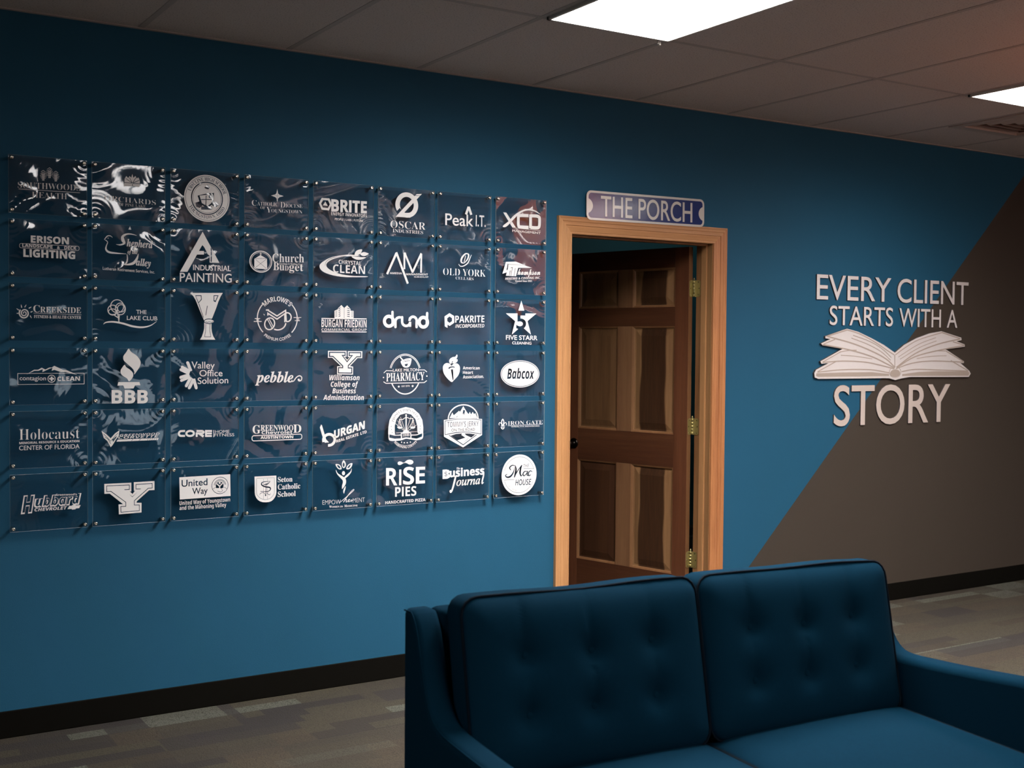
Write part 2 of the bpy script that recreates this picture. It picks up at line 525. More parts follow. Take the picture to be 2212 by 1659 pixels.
def catmull(P, closed, sub=6):
    P = np.array(P, float); n = len(P); out = []
    for i in range(n if closed else n-1):
        if closed: a, b, c, d = P[i-1], P[i], P[(i+1) % n], P[(i+2) % n]
        else: a, b, c, d = P[max(i-1, 0)], P[i], P[i+1], P[min(i+2, n-1)]
        for j in range(sub):
            t = j/sub
            out.append(.5*((2*b)+(c-a)*t+(2*a-5*b+4*c-d)*t*t+(3*b-a-3*c+d)*t**3))
    if not closed: out.append(P[-1])
    return np.array(out)
def ribbon(P, W):
    """outline of a stroked line, W = width at each point"""
    P = np.array(P, float); W = np.broadcast_to(np.array(W, float), (len(P),))
    d = np.diff(P, axis=0); d /= np.linalg.norm(d, axis=1, keepdims=True)+1e-9
    n = np.stack([-d[:, 1], d[:, 0]], 1)
    n1 = np.vstack([n[:1], n]); n2 = np.vstack([n, n[-1:]])
    m = n1+n2; L = np.linalg.norm(m, axis=1, keepdims=True); m /= L+1e-9
    m *= 1/np.clip(L/2, .45, 1)
    return np.vstack([P+m*W[:, None]/2, (P-m*W[:, None]/2)[::-1]])
def ellipse(cx, cz, rx, rz, n=48, a0=0, a1=360):
    full = abs(a1-a0) >= 360
    a = np.radians(np.linspace(a0, a1, n, endpoint=not full))
    return np.stack([cx+rx*np.cos(a), cz+rz*np.sin(a)], 1)
def pairs(l): return np.array(l, float).reshape(-1, 2)
def rrect(x0, z0, x1, z1, r, n=5):
    P = []
    for cx, cz, s in ((x1-r, z1-r, 0), (x0+r, z1-r, 90), (x0+r, z0+r, 180), (x1-r, z0+r, 270)):
        for k in range(n+1):
            a = rad(s+90*k/n); P.append((cx+r*math.cos(a), cz+r*math.sin(a)))
    return np.array(P)
def contours(op):
    k = op[0].lstrip('-'); v = op[1:]
    if k in ('t', 'T'):
        txt, st, ax, az, b_x, bz, h, w, ref = v
        return [p for _, p in text_fit(txt, st, (ax, az), (b_x, bz), h, w, ref)]
    if k == 'a':
        txt, st, cx, cz, r, a0, a1, h, w = v
        return text_arc(txt, st, (cx, cz), r, a0, a1, h, w)
    if k == 'p': return [pairs(v)]
    if k == 'pc': return [catmull(pairs(v), True, 4)]
    if k == 's': return [ribbon(pairs(v[1:]), v[0])]
    if k == 'sc': return [ribbon(catmull(pairs(v[1:]), False, 5), v[0])]
    if k == 'v':
        q = np.array(v, float).reshape(-1, 3); q = catmull(q, False, 4)
        return [ribbon(q[:, :2], np.clip(q[:, 2], .15, None))]
    if k == 'e': return [ellipse(*v, n=(16 if max(v[2:]) < 5 else 48))]
    if k == 'r':
        w, cx, cz, rx, rz = v[:5]
        if len(v) > 5: return [ribbon(ellipse(cx, cz, rx, rz, 40, v[5], v[6]), w)]
        return [ellipse(cx, cz, rx+w/2, rz+w/2), ellipse(cx, cz, max(rx-w/2, .1), max(rz-w/2, .1))[::-1]]
    if k == 'o':
        w, cx, cz, rx, rz, an = v; a = rad(an); R = np.array([[math.cos(a), math.sin(a)], [-math.sin(a), math.cos(a)]])
        o = [ellipse(0, 0, rx+w/2, rz+w/2), ellipse(0, 0, rx-w/2, rz-w/2)[::-1]]
        return [q @ R+np.array([cx, cz]) for q in o]
    if k == 'b':
        w, x0, z0, x1, z1, r = v
        return [rrect(x0-w/2, z0-w/2, x1+w/2, z1+w/2, r+w/2), rrect(x0+w/2, z0+w/2, x1-w/2, z1-w/2, max(r-w/2, .2))[::-1]]
    raise ValueError(k)
def winding(C, cs):
    wn = np.zeros(len(C), int)
    for p in cs:
        sel = np.where((C[:, 0] > p[:, 0].min()) & (C[:, 0] < p[:, 0].max()) & (C[:, 1] > p[:, 1].min()) & (C[:, 1] < p[:, 1].max()))[0]
        if len(sel) == 0: continue
        a = p; b = np.roll(p, -1, 0); q = C[sel]
        y = q[:, 1][:, None]; x = q[:, 0][:, None]
        up = (a[None, :, 1] <= y) & (b[None, :, 1] > y); dn = (a[None, :, 1] > y) & (b[None, :, 1] <= y)
        cr = (b[:, 0]-a[:, 0])[None]*(y-a[None, :, 1])-(x-a[None, :, 0])*(b[:, 1]-a[:, 1])[None]
        wn[sel] += ((up & (cr > 0)).sum(1)-(dn & (cr < 0)).sum(1))
    return wn
def relief(ops, thick, y_back, scale=.001, side=0):
    """ops (added in order, '-' cuts away) -> bmesh of a plate of the given thickness, front facing -y"""
    lay = [(op[0].startswith('-'), contours(op)) for op in ops]
    verts = []; edges = []
    for _, cs in lay:
        for p in cs:
            s = len(verts); n = len(p)
            verts += [Vector((float(a), float(b))) for a, b in p]
            edges += [(s+i, s+(i+1) % n) for i in range(n)]
    vo, eo, fo, *_ = delaunay_2d_cdt(verts, edges, [], 0, 1e-3)
    V = np.array([tuple(v) for v in vo]); T = np.array([f for f in fo if len(f) == 3])
    C = V[T].mean(1)
    inside = np.zeros(len(T), bool)
    for neg, cs in lay:
        w = winding(C, cs) != 0
        inside = (inside & ~w) if neg else (inside | w)
    T = T[inside]
    bm = bmesh.new(); fv = {}; bv = {}
    yf = y_back-thick
    def gv(d, i, y):
        if i not in d: d[i] = bm.verts.new((V[i][0]*scale, y, V[i][1]*scale))
        return d[i]
    cnt = {}
    for t in T:
        a, b, c = V[t]
        if (b[0]-a[0])*(c[1]-a[1])-(b[1]-a[1])*(c[0]-a[0]) < 0: t = t[::-1]
        bm.faces.new([gv(fv, i, yf) for i in t])
        for i, j in ((t[0], t[1]), (t[1], t[2]), (t[2], t[0])):
            if (j, i) in cnt: del cnt[j, i]
            else: cnt[i, j] = 1
    for i, j in cnt:
        f = bm.faces.new((gv(fv, j, yf), gv(fv, i, yf), gv(bv, i, y_back), gv(bv, j, y_back)))
        f.material_index = side
    return bm
def mesh_from(bm, name):
    me = bpy.data.meshes.new(name); bm.to_mesh(me); bm.free(); return me
LOGOS = [
[  # row 1, column 1
["s",1.5,-26.4,51.0,-18.2,57.6,-10.0,51.5],
["s",1.5,-28.2,44.1,-18.2,50.7,-8.2,44.8],
["s",1.5,-30.0,37.2,-18.2,43.8,-6.5,38.2],
["s",1.5,-29.0,32.1,-18.3,36.8,-7.5,33.0],
["s",1.5,-26.7,28.0,-18.3,29.9,-9.9,28.4],
["s",1.8,-22.3,45.8,-21.2,18.8],
["s",1.8,-18.2,46.2,-18.3,19.0],
["s",1.8,-14.2,46.5,-15.5,19.2],
["s",1.5,-4.9,62.1,4.0,69.2,12.9,62.4],
["s",1.5,-6.9,55.1,4.0,62.2,14.8,55.7],
["s",1.5,-8.8,48.1,3.9,55.3,16.7,49.0],
["s",1.5,-7.7,43.1,3.9,48.3,15.6,43.8],
["s",1.5,-5.1,39.0,3.9,41.4,12.9,39.3],
["s",1.8,-0.1,57.4,1.0,30.2],
["s",1.8,4.0,57.7,3.9,30.5],
["s",1.8,8.0,58.0,6.7,30.7],
["s",1.5,18.2,51.7,26.5,58.4,34.8,51.9],
["s",1.5,16.4,44.8,26.5,51.4,36.6,45.2],
["s",1.5,14.6,37.8,26.5,44.5,38.4,38.6],
["s",1.5,15.6,32.8,26.4,37.5,37.3,33.3],
["s",1.5,18.0,28.6,26.4,30.5,34.9,28.8],
["s",1.8,22.4,46.5,23.5,19.4],
["s",1.8,26.5,46.9,26.4,19.6],
["s",1.8,30.5,47.2,29.2,19.8],
["s",1.7,-105.1,-18.4,114.2,-16.3],
["t","SOUTHWOODS","R",-107.9,-14.5,115.7,-8.8,22.4,-0.025,"H"],
["t","HEALTH","R",-58.6,-46.7,66.4,-44.6,21.8,-0.025,"H"],
],
[  # row 1, column 2
["p",-19.1,21.7,-17.5,49.9,-11.3,61.3,-3.6,54.2,1.1,62.4,7.8,56.7,11.9,71.1,15.9,56.4,23.4,64.2,28.9,55.2,35.2,59.8,40.8,48.3,39.8,23.1,13.4,24.2],
["-s",2.2,10.9,36.5,-12.8,51.8],
["-s",2.2,11.5,36.6,1.0,56.1],
["-s",2.2,12.1,33.5,12.1,21.0],
["-s",2.2,13.4,36.7,25.8,58.1],
["-s",2.2,14.0,36.2,39.8,49.8],
["-s",2.2,10.9,35.9,-19.0,35.7],
["-s",2.2,13.4,34.9,39.8,35.7],
["t","ORCHARDS","R",-93.9,-38.4,102.5,-43.3,19.4,-0.03,"H"],
["t","OF PINE LAKE","R",-39.8,-55.4,63.1,-56.5,11.3,-0.03,"H"],
],
[  # row 1, column 3
["e",6.0,-1.7,93.0,93.9],
["-r",1.6,6.0,-1.7,87.2,88.3],
["-r",4.4,6.0,-1.7,63.2,64.2],
["-r",1.3,6.0,-1.7,57.1,58.2],
["-p",-32.8,6.4,-21.7,-27.1,7.0,-40.8,32.6,-20.2,34.2,22.4,7.0,18.7],
["p",-24.9,7.0,-15.3,-22.0,7.0,-32.9,26.2,-17.5,27.8,15.6,5.4,12.4],
["-e",19.8,7.2,7.1,8.2],
["-p",-5.8,39.7,7.0,53.2,19.8,40.1,10.2,34.6,2.2,35.6],
["-s",3.2,2.2,9.0,0.6,-31.8],
["-s",3.2,-18.5,-8.1,29.4,-4.7],
["-p",-42.3,-22.3,-21.7,-14.6,-13.8,-32.8,-24.9,-42.9,-37.6,-37.6],
["-p",23.0,-16.1,45.5,-11.4,56.8,-23.2,42.3,-35.2,27.8,-29.9],
["-p",-18.5,-36.2,26.2,-33.2,26.2,-45.7,-18.5,-48.7],
["-t","1905","R",-4.2,-46.5,13.4,-45.3,8.8,0,"H"],
["-a","URSULINE HIGH SCHOOL","R",6.0,-1.7,70.1,160,15,13.8,0],
["-a","YOUNGSTOWN, OHIO","R",6.0,-1.7,82.0,205,335,-13.8,0],
],
[  # row 1, column 4
["p",0.1,59.3,3.3,41.1,8.7,35.7,28.3,31.3,8.8,24.7,3.3,18.5,0.3,2.7,-2.8,18.0,-7.6,24.1,-27.0,29.8,-7.6,35.4,-2.9,42.2],
["-s",1.0,0.2,44.1,0.3,15.0],
["-s",1.0,-13.4,30.2,13.9,29.9],
["t","C","R",-109.2,-16.9,-89.2,-17.1,23.0,-0.03,"H"],
["t","ATHOLIC","R",-86.5,-15.3,3.7,-12.9,15.4,-0.03,"H"],
["t","D","R",14.0,-17.0,34.6,-16.9,23.3,-0.03,"H"],
["t","IOCESE","R",37.0,-15.1,110.8,-12.7,15.6,-0.03,"H"],
["t","OF","R",-72.4,-29.4,-51.5,-29.6,12.2,-0.03,"H"],
["t","Y","R",-46.1,-41.4,-25.8,-41.4,23.2,-0.03,"H"],
["t","OUNGSTOWN","R",-25.1,-40.0,110.8,-36.6,14.9,-0.03,"H"],
],
[  # row 1, column 5
["p",-116.3,12.9,-103.2,36.5,-68.7,36.5,-57.3,12.1,-70.5,-14.7,-103.6,-13.8],
["-p",-106.4,12.0,-97.2,27.1,-74.6,27.5,-66.6,11.4,-75.8,-5.2,-98.4,-4.3],
["p",-98.4,4.9,-87.2,22.3,-75.9,4.0],
["t","BRITE","B",-59.8,-17.0,106.3,-14.7,51.2,0.03,"H"],
["t","ENERGY INNOVATORS","B",-60.4,-34.0,107.1,-32.5,13.4,-0.015,"H"],
["t","PEOPLE | LABS | FUTURE","S",-43.0,-53.6,88.6,-53.1,8.7,0.01,"H"],
],
[  # row 1, column 6
["e",-0.5,34.2,56.4,55.6],
["-e",-0.5,34.2,34.5,35.8],
["-p",-75.6,-21.8,-35.1,19.1,-24.3,8.7,-56.1,-25.3],
["p",-55.1,-20.7,48.2,86.1,74.3,88.7,-15.3,-1.9,17.0,1.2,17.1,-20.6],
["-s",1.7,41.7,78.9,65.3,79.0],
["-p",-54.4,-25.2,24.3,-23.3,24.4,-39.3,-57.8,-41.3],
["t","OSCAR","R",-80.6,-70.6,93.6,-69.9,32.0,-0.02,"H"],
["t","INDUSTRIES","R",-68.9,-89.0,81.4,-90.0,14.7,-0.02,"H"],
],
[  # row 1, column 7
["s",11.6,4.5,12.4,18.1,48.1],
["s",11.6,18.1,48.1,32.4,12.6],
["t","Peak","S",-103.1,-41.7,43.1,-39.8,52.1,0.01,"H"],
["t","I.T.","S",56.4,-37.7,109.2,-37.7,51.0,0.012,"H"],
],
[  # row 1, column 8
["p",-102.1,35.7,-85.0,35.2,-32.5,-30.2,-51.8,-30.4],
["-s",4.9,-88.1,-35.8,-25.4,27.1],
["pc",-103.4,-28.6,-71.2,-3.4,-40.8,26.1,-2.4,49.8,36.4,59.9,75.6,56.0,104.2,39.5,71.7,50.5,36.4,53.4,1.5,42.6,-33.0,16.9,-82.4,-29.0],
["sc",15.1,38.7,28.7,-6.1,27.1,-16.8,21.2,-18.3,11.3,-18.0,-14.7,-13.3,-25.8,-1.6,-26.7,39.3,-26.3],
["sc",15.1,50.4,28.8,83.8,30.0,97.6,25.3,100.5,15.6,100.0,-10.8,95.4,-22.6,82.4,-25.6,51.0,-25.5],
["s",15.1,49.5,35.3,50.3,-30.2],
["s",1.4,-49.8,-32.2,106.3,-38.4],
["t","MANAGEMENT","S",-50.8,-51.8,107.2,-54.1,10.5,0.015,"H"],
],
[  # row 2, column 1
["b",1.5,-103.2,-0.1,110.1,16.3,6.4],
["t","ERISON","B",-63.5,21.9,72.9,22.1,25.8,0.035,"H"],
["t","LANDSCAPE","B",-93.4,3.8,13.9,2.9,12.1,0.02,"H"],
["t","&","B",29.9,2.5,40.1,2.4,11.0,0.02,"H"],
["t","DECK","B",56.1,2.0,100.3,2.4,12.9,0.02,"H"],
["t","LIGHTING","B",-89.8,-32.0,95.7,-32.5,28.8,0.035,"H"],
],
[  # row 2, column 2
["v",-63.8,56.4,1.2,-71.4,62.2,2.8,-82.1,61.6,3.7,-89.7,53.4,3.1,-94.8,47.0,1.2],
["v",-94.8,47.0,0.9,-87.6,43.6,2.5,-82.1,36.8,2.8,-86.7,24.1,3.7,-88.3,10.0,6.1,-77.7,-0.3,7.4,-51.7,-3.1,5.6,-11.8,-4.3,1.2],
["e",-80.3,53.3,1.8,2.2],
["p",2.6,104.0,7.5,90.8,-3.6,90.8],
["v",28.6,69.4,1.3,6.9,73.8,4.4,-11.7,71.9,6.2,-25.5,61.7,9.3,-24.0,47.7,12.4,-19.4,37.0,7.5,-33.3,30.0,5.0,-50.1,30.7,0.9],
["v",-8.7,-5.5,2.5,-7.2,-23.6,4.4,-11.9,-39.5,5.6,-21.7,-46.2,3.1],
["v",-19.6,-46.1,2.5,-2.6,-44.7,6.9,16.0,-38.3,10.0,28.5,-21.9,8.2,34.8,-1.2,1.9],
["t","hepherd","Q",-10.2,25.5,91.3,22.8,19.6,0.01,"x"],
["t","of the","Q",-7.2,-2.6,31.6,-2.9,10.7,0.01,"x"],
["t","alley","Q",25.3,-46.7,83.3,-49.9,19.0,0.01,"x"],
["t","Lutheran Retirement Services, Inc.","S",-100.6,-68.9,98.2,-76.0,11.3,0.01,"H"],
],
[  # row 2, column 3
["p",-103.7,-65.1,-73.9,-63.9,-35.0,6.5,-6.7,7.8,-6.7,22.6,-27.4,21.5,-13.7,45.7,-6.4,39.2,7.1,14.8,7.1,11.6,16.7,4.2,16.7,-23.1,57.0,-22.6,-12.1,99.0],
["-p",20.9,39.0,25.7,31.4,25.7,-19.9,20.9,-20.1],
["t","INDUSTRIAL","S",-50.8,-55.8,104.9,-54.2,21.4,0.02,"H"],
["t","PAINTING","S",-104.3,-103.9,108.3,-100.4,35.2,0.01,"H"],
],
[  # row 2, column 4
["r",4.0,-70.3,-9.7,47.1,43.1],
["r",1.6,-70.3,-9.7,41.1,37.7],
["p",-98.2,-1.4,-97.2,0.9,-72.0,17.5,-44.0,2.7,-43.2,-39.9,-98.1,-38.9],
["-s",1.3,-93.8,2.0,-43.3,4.4],
["-s",1.3,-93.8,-1.2,-46.6,-36.8],
["-s",1.3,-46.7,1.0,-95.4,-36.6],
["s",2.6,-71.1,27.2,-71.0,16.0],
["s",2.6,-75.4,22.2,-66.3,22.3],
["t","Church","R",-20.6,-9.5,119.2,-4.6,35.2,-0.01,"H"],
["t","Bu","R",-16.1,-42.3,31.8,-42.0,32.5,-0.01,"H"],
["t","D","R",34.2,-41.9,50.8,-41.5,20.2,-0.01,"H"],
["t","get","R",53.5,-41.7,116.1,-41.2,22.3,-0.01,"x"],
["t","Envelope & Mailing Co.","R",9.5,-18.2,106.3,-16.0,7.2,0,"H"],
],
[  # row 2, column 5
["pc",76.3,35.2,45.5,38.1,11.5,37.1,-55.7,23.7,-98.8,1.1,-112.6,-17.9,-98.7,-38.3,-58.7,-52.1,-5.0,-58.7,52.8,-57.8,106.0,-55.1,106.0,-51.7,32.3,-52.3,-21.9,-45.7,-62.1,-31.8,-80.5,-16.6,-75.6,0.6,-45.6,17.4,-5.4,27.6,35.3,31.4],
["-v",-87.2,-13.8,1.0,-80.6,5.0,1.6,-49.0,21.9,1.6,11.5,31.5,1.3],
["pc",49.6,36.5,54.0,51.7,65.9,60.1,84.4,63.2,79.7,48.2,66.0,38.2],
["pc",76.2,43.4,91.7,52.3,105.5,50.4,116.2,45.9,100.4,36.4,86.6,35.7],
["pc",35.3,29.5,59.2,31.3,79.7,30.4,103.8,29.6,83.2,20.2,59.2,18.2],
["t","CHRYSTAL","B",-24.4,-3.3,81.0,-6.5,17.5,-0.01,"H"],
["t","CLEAN","B",-50.4,-41.6,99.0,-42.8,34.9,-0.01,"H"],
],
[  # row 2, column 6
["s",10.1,-95.3,-38.7,-49.9,56.5],
["s",10.1,-51.3,58.7,6.4,-76.4],
["s",8.1,-10.9,-13.6,-11.3,59.4],
["s",8.8,-10.6,59.4,30.2,-26.4],
["s",8.9,28.8,-26.4,73.2,60.3],
["s",8.2,73.2,59.3,72.3,-25.7],
["t","AMEDIA","B",-81.9,-37.5,-22.5,-36.5,8.3,0,"H"],
["t","MANAGEMENT","B",-2.1,-39.5,106.8,-36.6,8.7,0,"H"],
["t","GROUP","B",36.9,-48.3,109.8,-46.5,5.5,0,"H"],
],
[  # row 2, column 7
["v",19.5,69.8,2.7,3.0,69.0,6.2,-15.1,50.7,8.2,-18.6,31.6,6.8,-3.9,27.5,3.4,14.2,45.8,6.2,19.6,65.1,7.5,10.4,71.0,2.7],
["s",3.4,4.9,61.2,-4.0,32.2],
["v",34.3,65.8,2.1,25.3,46.3,4.1,14.4,26.7,4.8,-7.5,13.1,4.1,-23.9,12.4,3.1,-32.3,21.5,1.4],
["t","OLD YORK","R",-112.1,-31.3,111.3,-31.6,31.7,-0.03,"H"],
["t","CELLARS","R",-47.0,-48.7,46.4,-50.0,12.7,-0.03,"H"],
],
[  # row 2, column 8
["p",-103.1,-13.6,-84.6,42.2,-30.9,46.3,21.6,30.6,-73.0,33.0,-81.2,6.7,-61.3,5.9,-66.7,-21.9,-84.0,-21.9,-79.5,-6.2,-103.1,-13.6],
["-s",2.1,-75.0,35.5,-78.5,2.9],
["p",-71.1,31.5,19.7,29.9,60.9,20.8,-17.1,17.5,-28.3,-22.1,-64.8,-22.8,-58.2,2.8,-74.7,3.7],
["-s",2.5,-47.9,17.8,-57.1,-23.2],
["-s",2.5,-57.5,15.8,-47.9,18.5],
["-s",2.5,-32.5,15.2,-39.8,-22.5],
["t","hompson","C",-20.6,-15.3,107.4,-10.9,15.1,0.02,"x"],
["t","HEATING & COOLING INC.","J",-87.6,-40.9,107.6,-29.1,10.5,-0.01,"H"],
["t","Trusted Since 1951","R",-33.0,-48.3,61.6,-45.6,7.9,0,"H"],
],
[  # row 3, column 1
["v",-89.2,-6.3,2.9,-89.9,-5.6,3.0,-90.3,-4.5,3.0,-90.3,-3.2,3.1,-89.8,-1.9,3.1,-88.7,-0.7,3.2,-87.2,0.1,3.2,-85.5,0.2,3.3,-83.7,-0.5,3.3,-82.1,-1.9,3.4,-81.1,-3.9,3.5,-80.8,-6.5,3.5,-81.3,-9.1,3.6,-82.8,-11.5,3.6,-85.1,-13.3,3.7,-87.9,-14.2,3.7,-90.9,-13.9,3.8,-93.7,-12.4,3.8,-96.0,-9.7,3.9,-97.2,-6.2,3.9,-97.3,-2.3,4.0,-96.1,1.6,4.0,-93.6,5.0,4.1,-90.1,7.2,4.1,-85.9,8.1,4.2,-81.7,7.3,4.2,-77.9,4.8,4.3,-75.1,0.9,4.4,-73.7,-4.1,4.4,-73.9,-9.5,4.5,-76.0,-14.6,4.5,-79.6,-18.8,4.6,-84.4,-21.4,4.6,-89.9,-22.1,4.7,-95.3,-20.6,4.7,-99.9,-17.0,4.8,-103.2,-11.7,4.8,-104.6,-5.3,4.9,-103.9,1.5,4.9,-100.9,7.7,5.0],
["v",-96.3,15.2,3.5,-97.4,20.9,2.9,-98.5,26.6,1.2],
["v",-85.8,17.0,3.5,-83.0,22.0,2.9,-80.1,27.1,1.2],
["v",-71.6,13.4,3.5,-66.9,16.3,2.9,-62.2,19.1,1.2],
["v",-65.1,-0.6,3.5,-61.3,1.0,2.9,-57.4,2.6,1.2],
["v",-66.9,-13.6,3.5,-64.3,-18.4,2.9,-61.8,-23.2,1.2],
["v",-106.5,6.0,3.5,-110.3,8.9,2.9,-114.1,11.8,1.2],
["v",-107.7,-6.1,3.5,-111.1,-6.1,2.9,-114.4,-6.2,1.2],
["s",1.2,-54.6,-4.0,117.4,-6.7],
["t","C","R",-55.4,-0.4,-32.5,-0.8,26.6,-0.01,"H"],
["t","REEKSIDE","R",-31.1,-0.8,116.5,-0.6,21.4,-0.01,"H"],
["t","FITNESS & HEALTH CENTER","R",-53.2,-22.1,116.7,-22.5,11.0,0,"H"],
],
[  # row 3, column 2
["r",3.1,-46.6,29.3,24.5,25.1],
["r",3.1,-63.5,13.9,18.3,19.4],
["r",3.1,-34.4,19.3,19.1,22.6],
["r",2.8,-64.4,7.6,14.7,10.9],
["r",2.8,-31.3,21.5,13.9,14.1],
["s",3.7,-49.1,15.8,-42.4,-10.7,-40.0,-31.1],
["s",3.7,-56.8,-6.3,-42.4,-15.4],
["s",3.1,-38.4,-1.2,-40.6,-31.1],
["v",-98.6,-41.5,1.2,-88.9,-34.1,4.3,-61.4,-31.4,6.2,-24.6,-37.1,6.9,12.5,-47.5,7.5,50.0,-50.7,6.3,81.5,-43.2,3.8,105.3,-26.8,1.3],
["t","THE","S",26.6,1.8,65.8,1.7,15.2,0.02,"H"],
["t","LAKE CLUB","S",-9.7,-22.6,108.5,-22.6,15.8,0.02,"H"],
],
[  # row 3, column 3
["p",-61.9,89.7,70.8,93.7,62.0,79.2,52.3,56.8,44.2,32.9,34.5,8.9,29.1,-5.4,24.9,-13.4,24.3,-51.3,26.5,-67.0,31.4,-82.8,40.1,-96.3,-22.5,-96.9,-14.5,-83.3,-9.4,-67.5,-5.6,-51.7,-5.6,-20.2,-12.0,-6.2,-21.6,15.6,-31.1,38.9,-40.7,62.1,-50.2,77.5],
["-p",-42.3,80.9,-16.8,81.6,-15.2,64.4,-29.6,48.3],
["p",-39.1,77.8,-19.7,78.4,-18.4,65.9,-28.6,53.1],
["-p",32.9,83.1,53.9,83.7,41.0,54.9,32.9,59.4],
["p",36.1,80.0,49.0,80.4,40.0,61.2,36.1,63.3],
["-s",1.9,0.8,-32.7,0.2,-61.1,-4.0,-85.7],
["-s",1.9,18.5,-32.4,17.5,-60.8,21.7,-85.4],
["-s",1.9,-4.0,-85.7,21.7,-85.4],
["-s",2.5,-28.0,48.4,-8.8,-7.7],
["-s",2.5,7.2,39.8,0.8,1.9],
["-r",3.2,15.2,-22.4,21.2,9.5],
["e",15.2,-22.4,18.6,6.9],
["-s",1.9,-0.8,-23.3,7.2,-26.9,15.2,-24.6,24.9,-26.6,33.0,-22.1],
],
[  # row 3, column 4
["r",4.3,2.5,-4.7,87.3,83.9,138,224],
["r",4.3,2.5,-4.7,87.3,83.9,-44,45],
["s",3.0,-100.1,-19.6,-66.5,-19.0],
["s",3.0,-95.7,-7.3,-73.2,-6.9],
["s",3.0,73.8,-0.1,107.7,0.6],
["s",3.0,79.1,-13.1,101.8,-12.7],
["s",5.3,-39.4,5.8,-39.5,15.5,0.4,-8.0,34.7,15.5,34.8,-20.4],
["s",5.3,-42.9,30.0,0.4,5.0,38.1,29.3,41.0,-17.0],
["s",5.3,-48.0,28.3,-34.4,29.5],
["r",5.0,46.1,1.0,16.6,18.3,-110,110],
["o",5.0,-31.6,-28.1,21.1,24.6,-20],
["s",3.3,-41.1,-10.4,-30.9,-28.1,-20.6,-47.4],
["s",3.3,-34.3,-8.0,-22.4,-27.9,-15.5,-40.8],
["r",5.3,3.2,-21.0,35.9,31.9,-115,-5],
["p",-59.8,13.4,-53.0,9.7,-54.7,5.5],
["t","19","R",-90.0,-17.8,-78.2,-17.6,8.4,0,"H"],
["t","93","R",86.1,-11.0,98.3,-10.7,8.5,0,"H"],
["a","MARLOWE'S","B",2.5,-8.0,74.2,137,45,20.2,0],
["a","PREMIUM COFFEE","S",2.5,-4.7,94.4,231,310,-12.4,0.01],
],
[  # row 3, column 5
["p",-42.9,0.8,-43.0,32.4,-26.3,40.0,-26.1,1.1],
["p",-26.8,1.1,-27.0,43.1,-11.2,58.1,1.7,45.3,1.9,1.7],
["p",1.2,1.7,1.0,44.7,15.9,57.5,31.3,41.3,31.4,2.3],
["p",30.8,2.2,30.6,35.1,45.9,33.9,46.1,2.5],
["-s",2.9,-23.9,41.6,-15.2,46.5],
["-s",2.9,-23.9,33.5,-15.2,37.8],
["-s",2.9,-23.9,25.4,-15.1,29.0],
["-s",2.9,-23.8,17.3,-15.1,20.3],
["-s",2.9,-23.8,9.3,-15.0,11.6],
["-s",2.9,15.9,45.7,27.8,41.3],
["-s",2.9,16.0,36.9,27.9,33.1],
["-s",2.9,16.0,28.2,27.9,25.0],
["-s",2.9,16.1,19.4,28.0,16.9],
["-s",2.9,16.1,10.7,28.0,8.8],
["-s",1.6,-39.7,28.8,-30.6,32.1],
["-s",1.6,-39.6,23.5,-30.6,26.5],
["-s",1.6,-39.6,18.2,-30.6,20.9],
["-s",1.6,-39.6,13.0,-30.5,15.3],
["-s",1.6,-39.6,7.7,-30.5,9.7],
["-s",1.6,34.7,32.0,43.2,30.0],
["-s",1.6,34.7,26.4,43.3,24.7],
["-s",1.6,34.8,20.8,43.3,19.4],
["-s",1.6,34.8,15.2,43.3,14.1],
["-s",1.6,34.8,9.5,43.3,8.8],
["-s",1.6,1.7,45.3,1.9,1.7],
["s",4.2,-102.9,-1.3,107.6,0.9],
["s",3.8,-101.7,-58.1,108.3,-56.2],
["t","BURGAN FRIEDKIN","B",-102.7,-38.3,107.8,-36.6,33.1,-0.005,"H"],
["t","COMMERCIAL GROUP","B",-102.7,-54.1,108.3,-51.7,10.6,-0.02,"H"],
],
[  # row 3, column 6
["r",14.8,-85.3,-7.5,21.9,21.7],
["s",11.5,-68.2,33.3,-67.1,-28.9],
["e",-68.2,33.3,5.7,5.7],
["s",11.5,-53.2,-33.5,-53.4,-6.3],
["r",11.5,-32.0,-5.9,20.7,16.7,85,180],
["e",-30.3,10.8,5.4,5.4],
["e",-53.2,-32.5,5.7,5.1],
["s",11.5,-20.6,10.3,-20.5,-8.9],
["e",-20.6,11.9,5.7,5.1],
["r",11.6,-0.8,-7.9,19.8,18.6,180,360],
["s",11.6,18.7,-14.6,18.8,-30.1],
["s",11.6,18.3,3.1,18.2,11.1],
["r",11.6,33.9,-4.7,18.1,19.4,0,180],
["s",11.7,51.3,-4.4,51.4,-29.6],
["e",51.4,-30.9,5.8,5.2],
["r",15.2,85.6,-8.6,21.2,21.4],
["s",11.8,104.3,32.3,102.6,-26.2],
["e",104.3,32.3,5.5,5.5],
],
[  # row 3, column 7
["p",-103.6,19.4,-78.1,34.7,-53.3,21.9,-53.1,-8.5,-76.6,-22.9,-88.1,-16.7,-88.0,-32.1,-101.8,-25.4],
["-p",-89.7,11.2,-78.0,19.9,-64.7,12.6,-64.6,-1.1,-77.0,-9.5,-88.9,-2.1],
["t","PAKRITE","B",-47.8,-7.8,105.8,-3.5,31.6,-0.005,"H"],
["t","INCORPORATED","I",-47.6,-31.2,106.0,-26.7,15.9,0.02,"H"],
],
[  # row 3, column 8
["p",2.5,102.3,19.4,55.2,-13.4,54.8],
["p",-82.1,40.4,88.2,43.8,38.0,6.4,58.6,-57.5,4.5,-17.9,-48.7,-57.9,-31.1,5.1],
["-t","5","S",-24.8,-29.9,30.1,-29.1,75.5,0.035,"H"],
["t","FIVE STARR","S",-80.9,-82.0,94.9,-83.1,21.4,0.025,"H"],
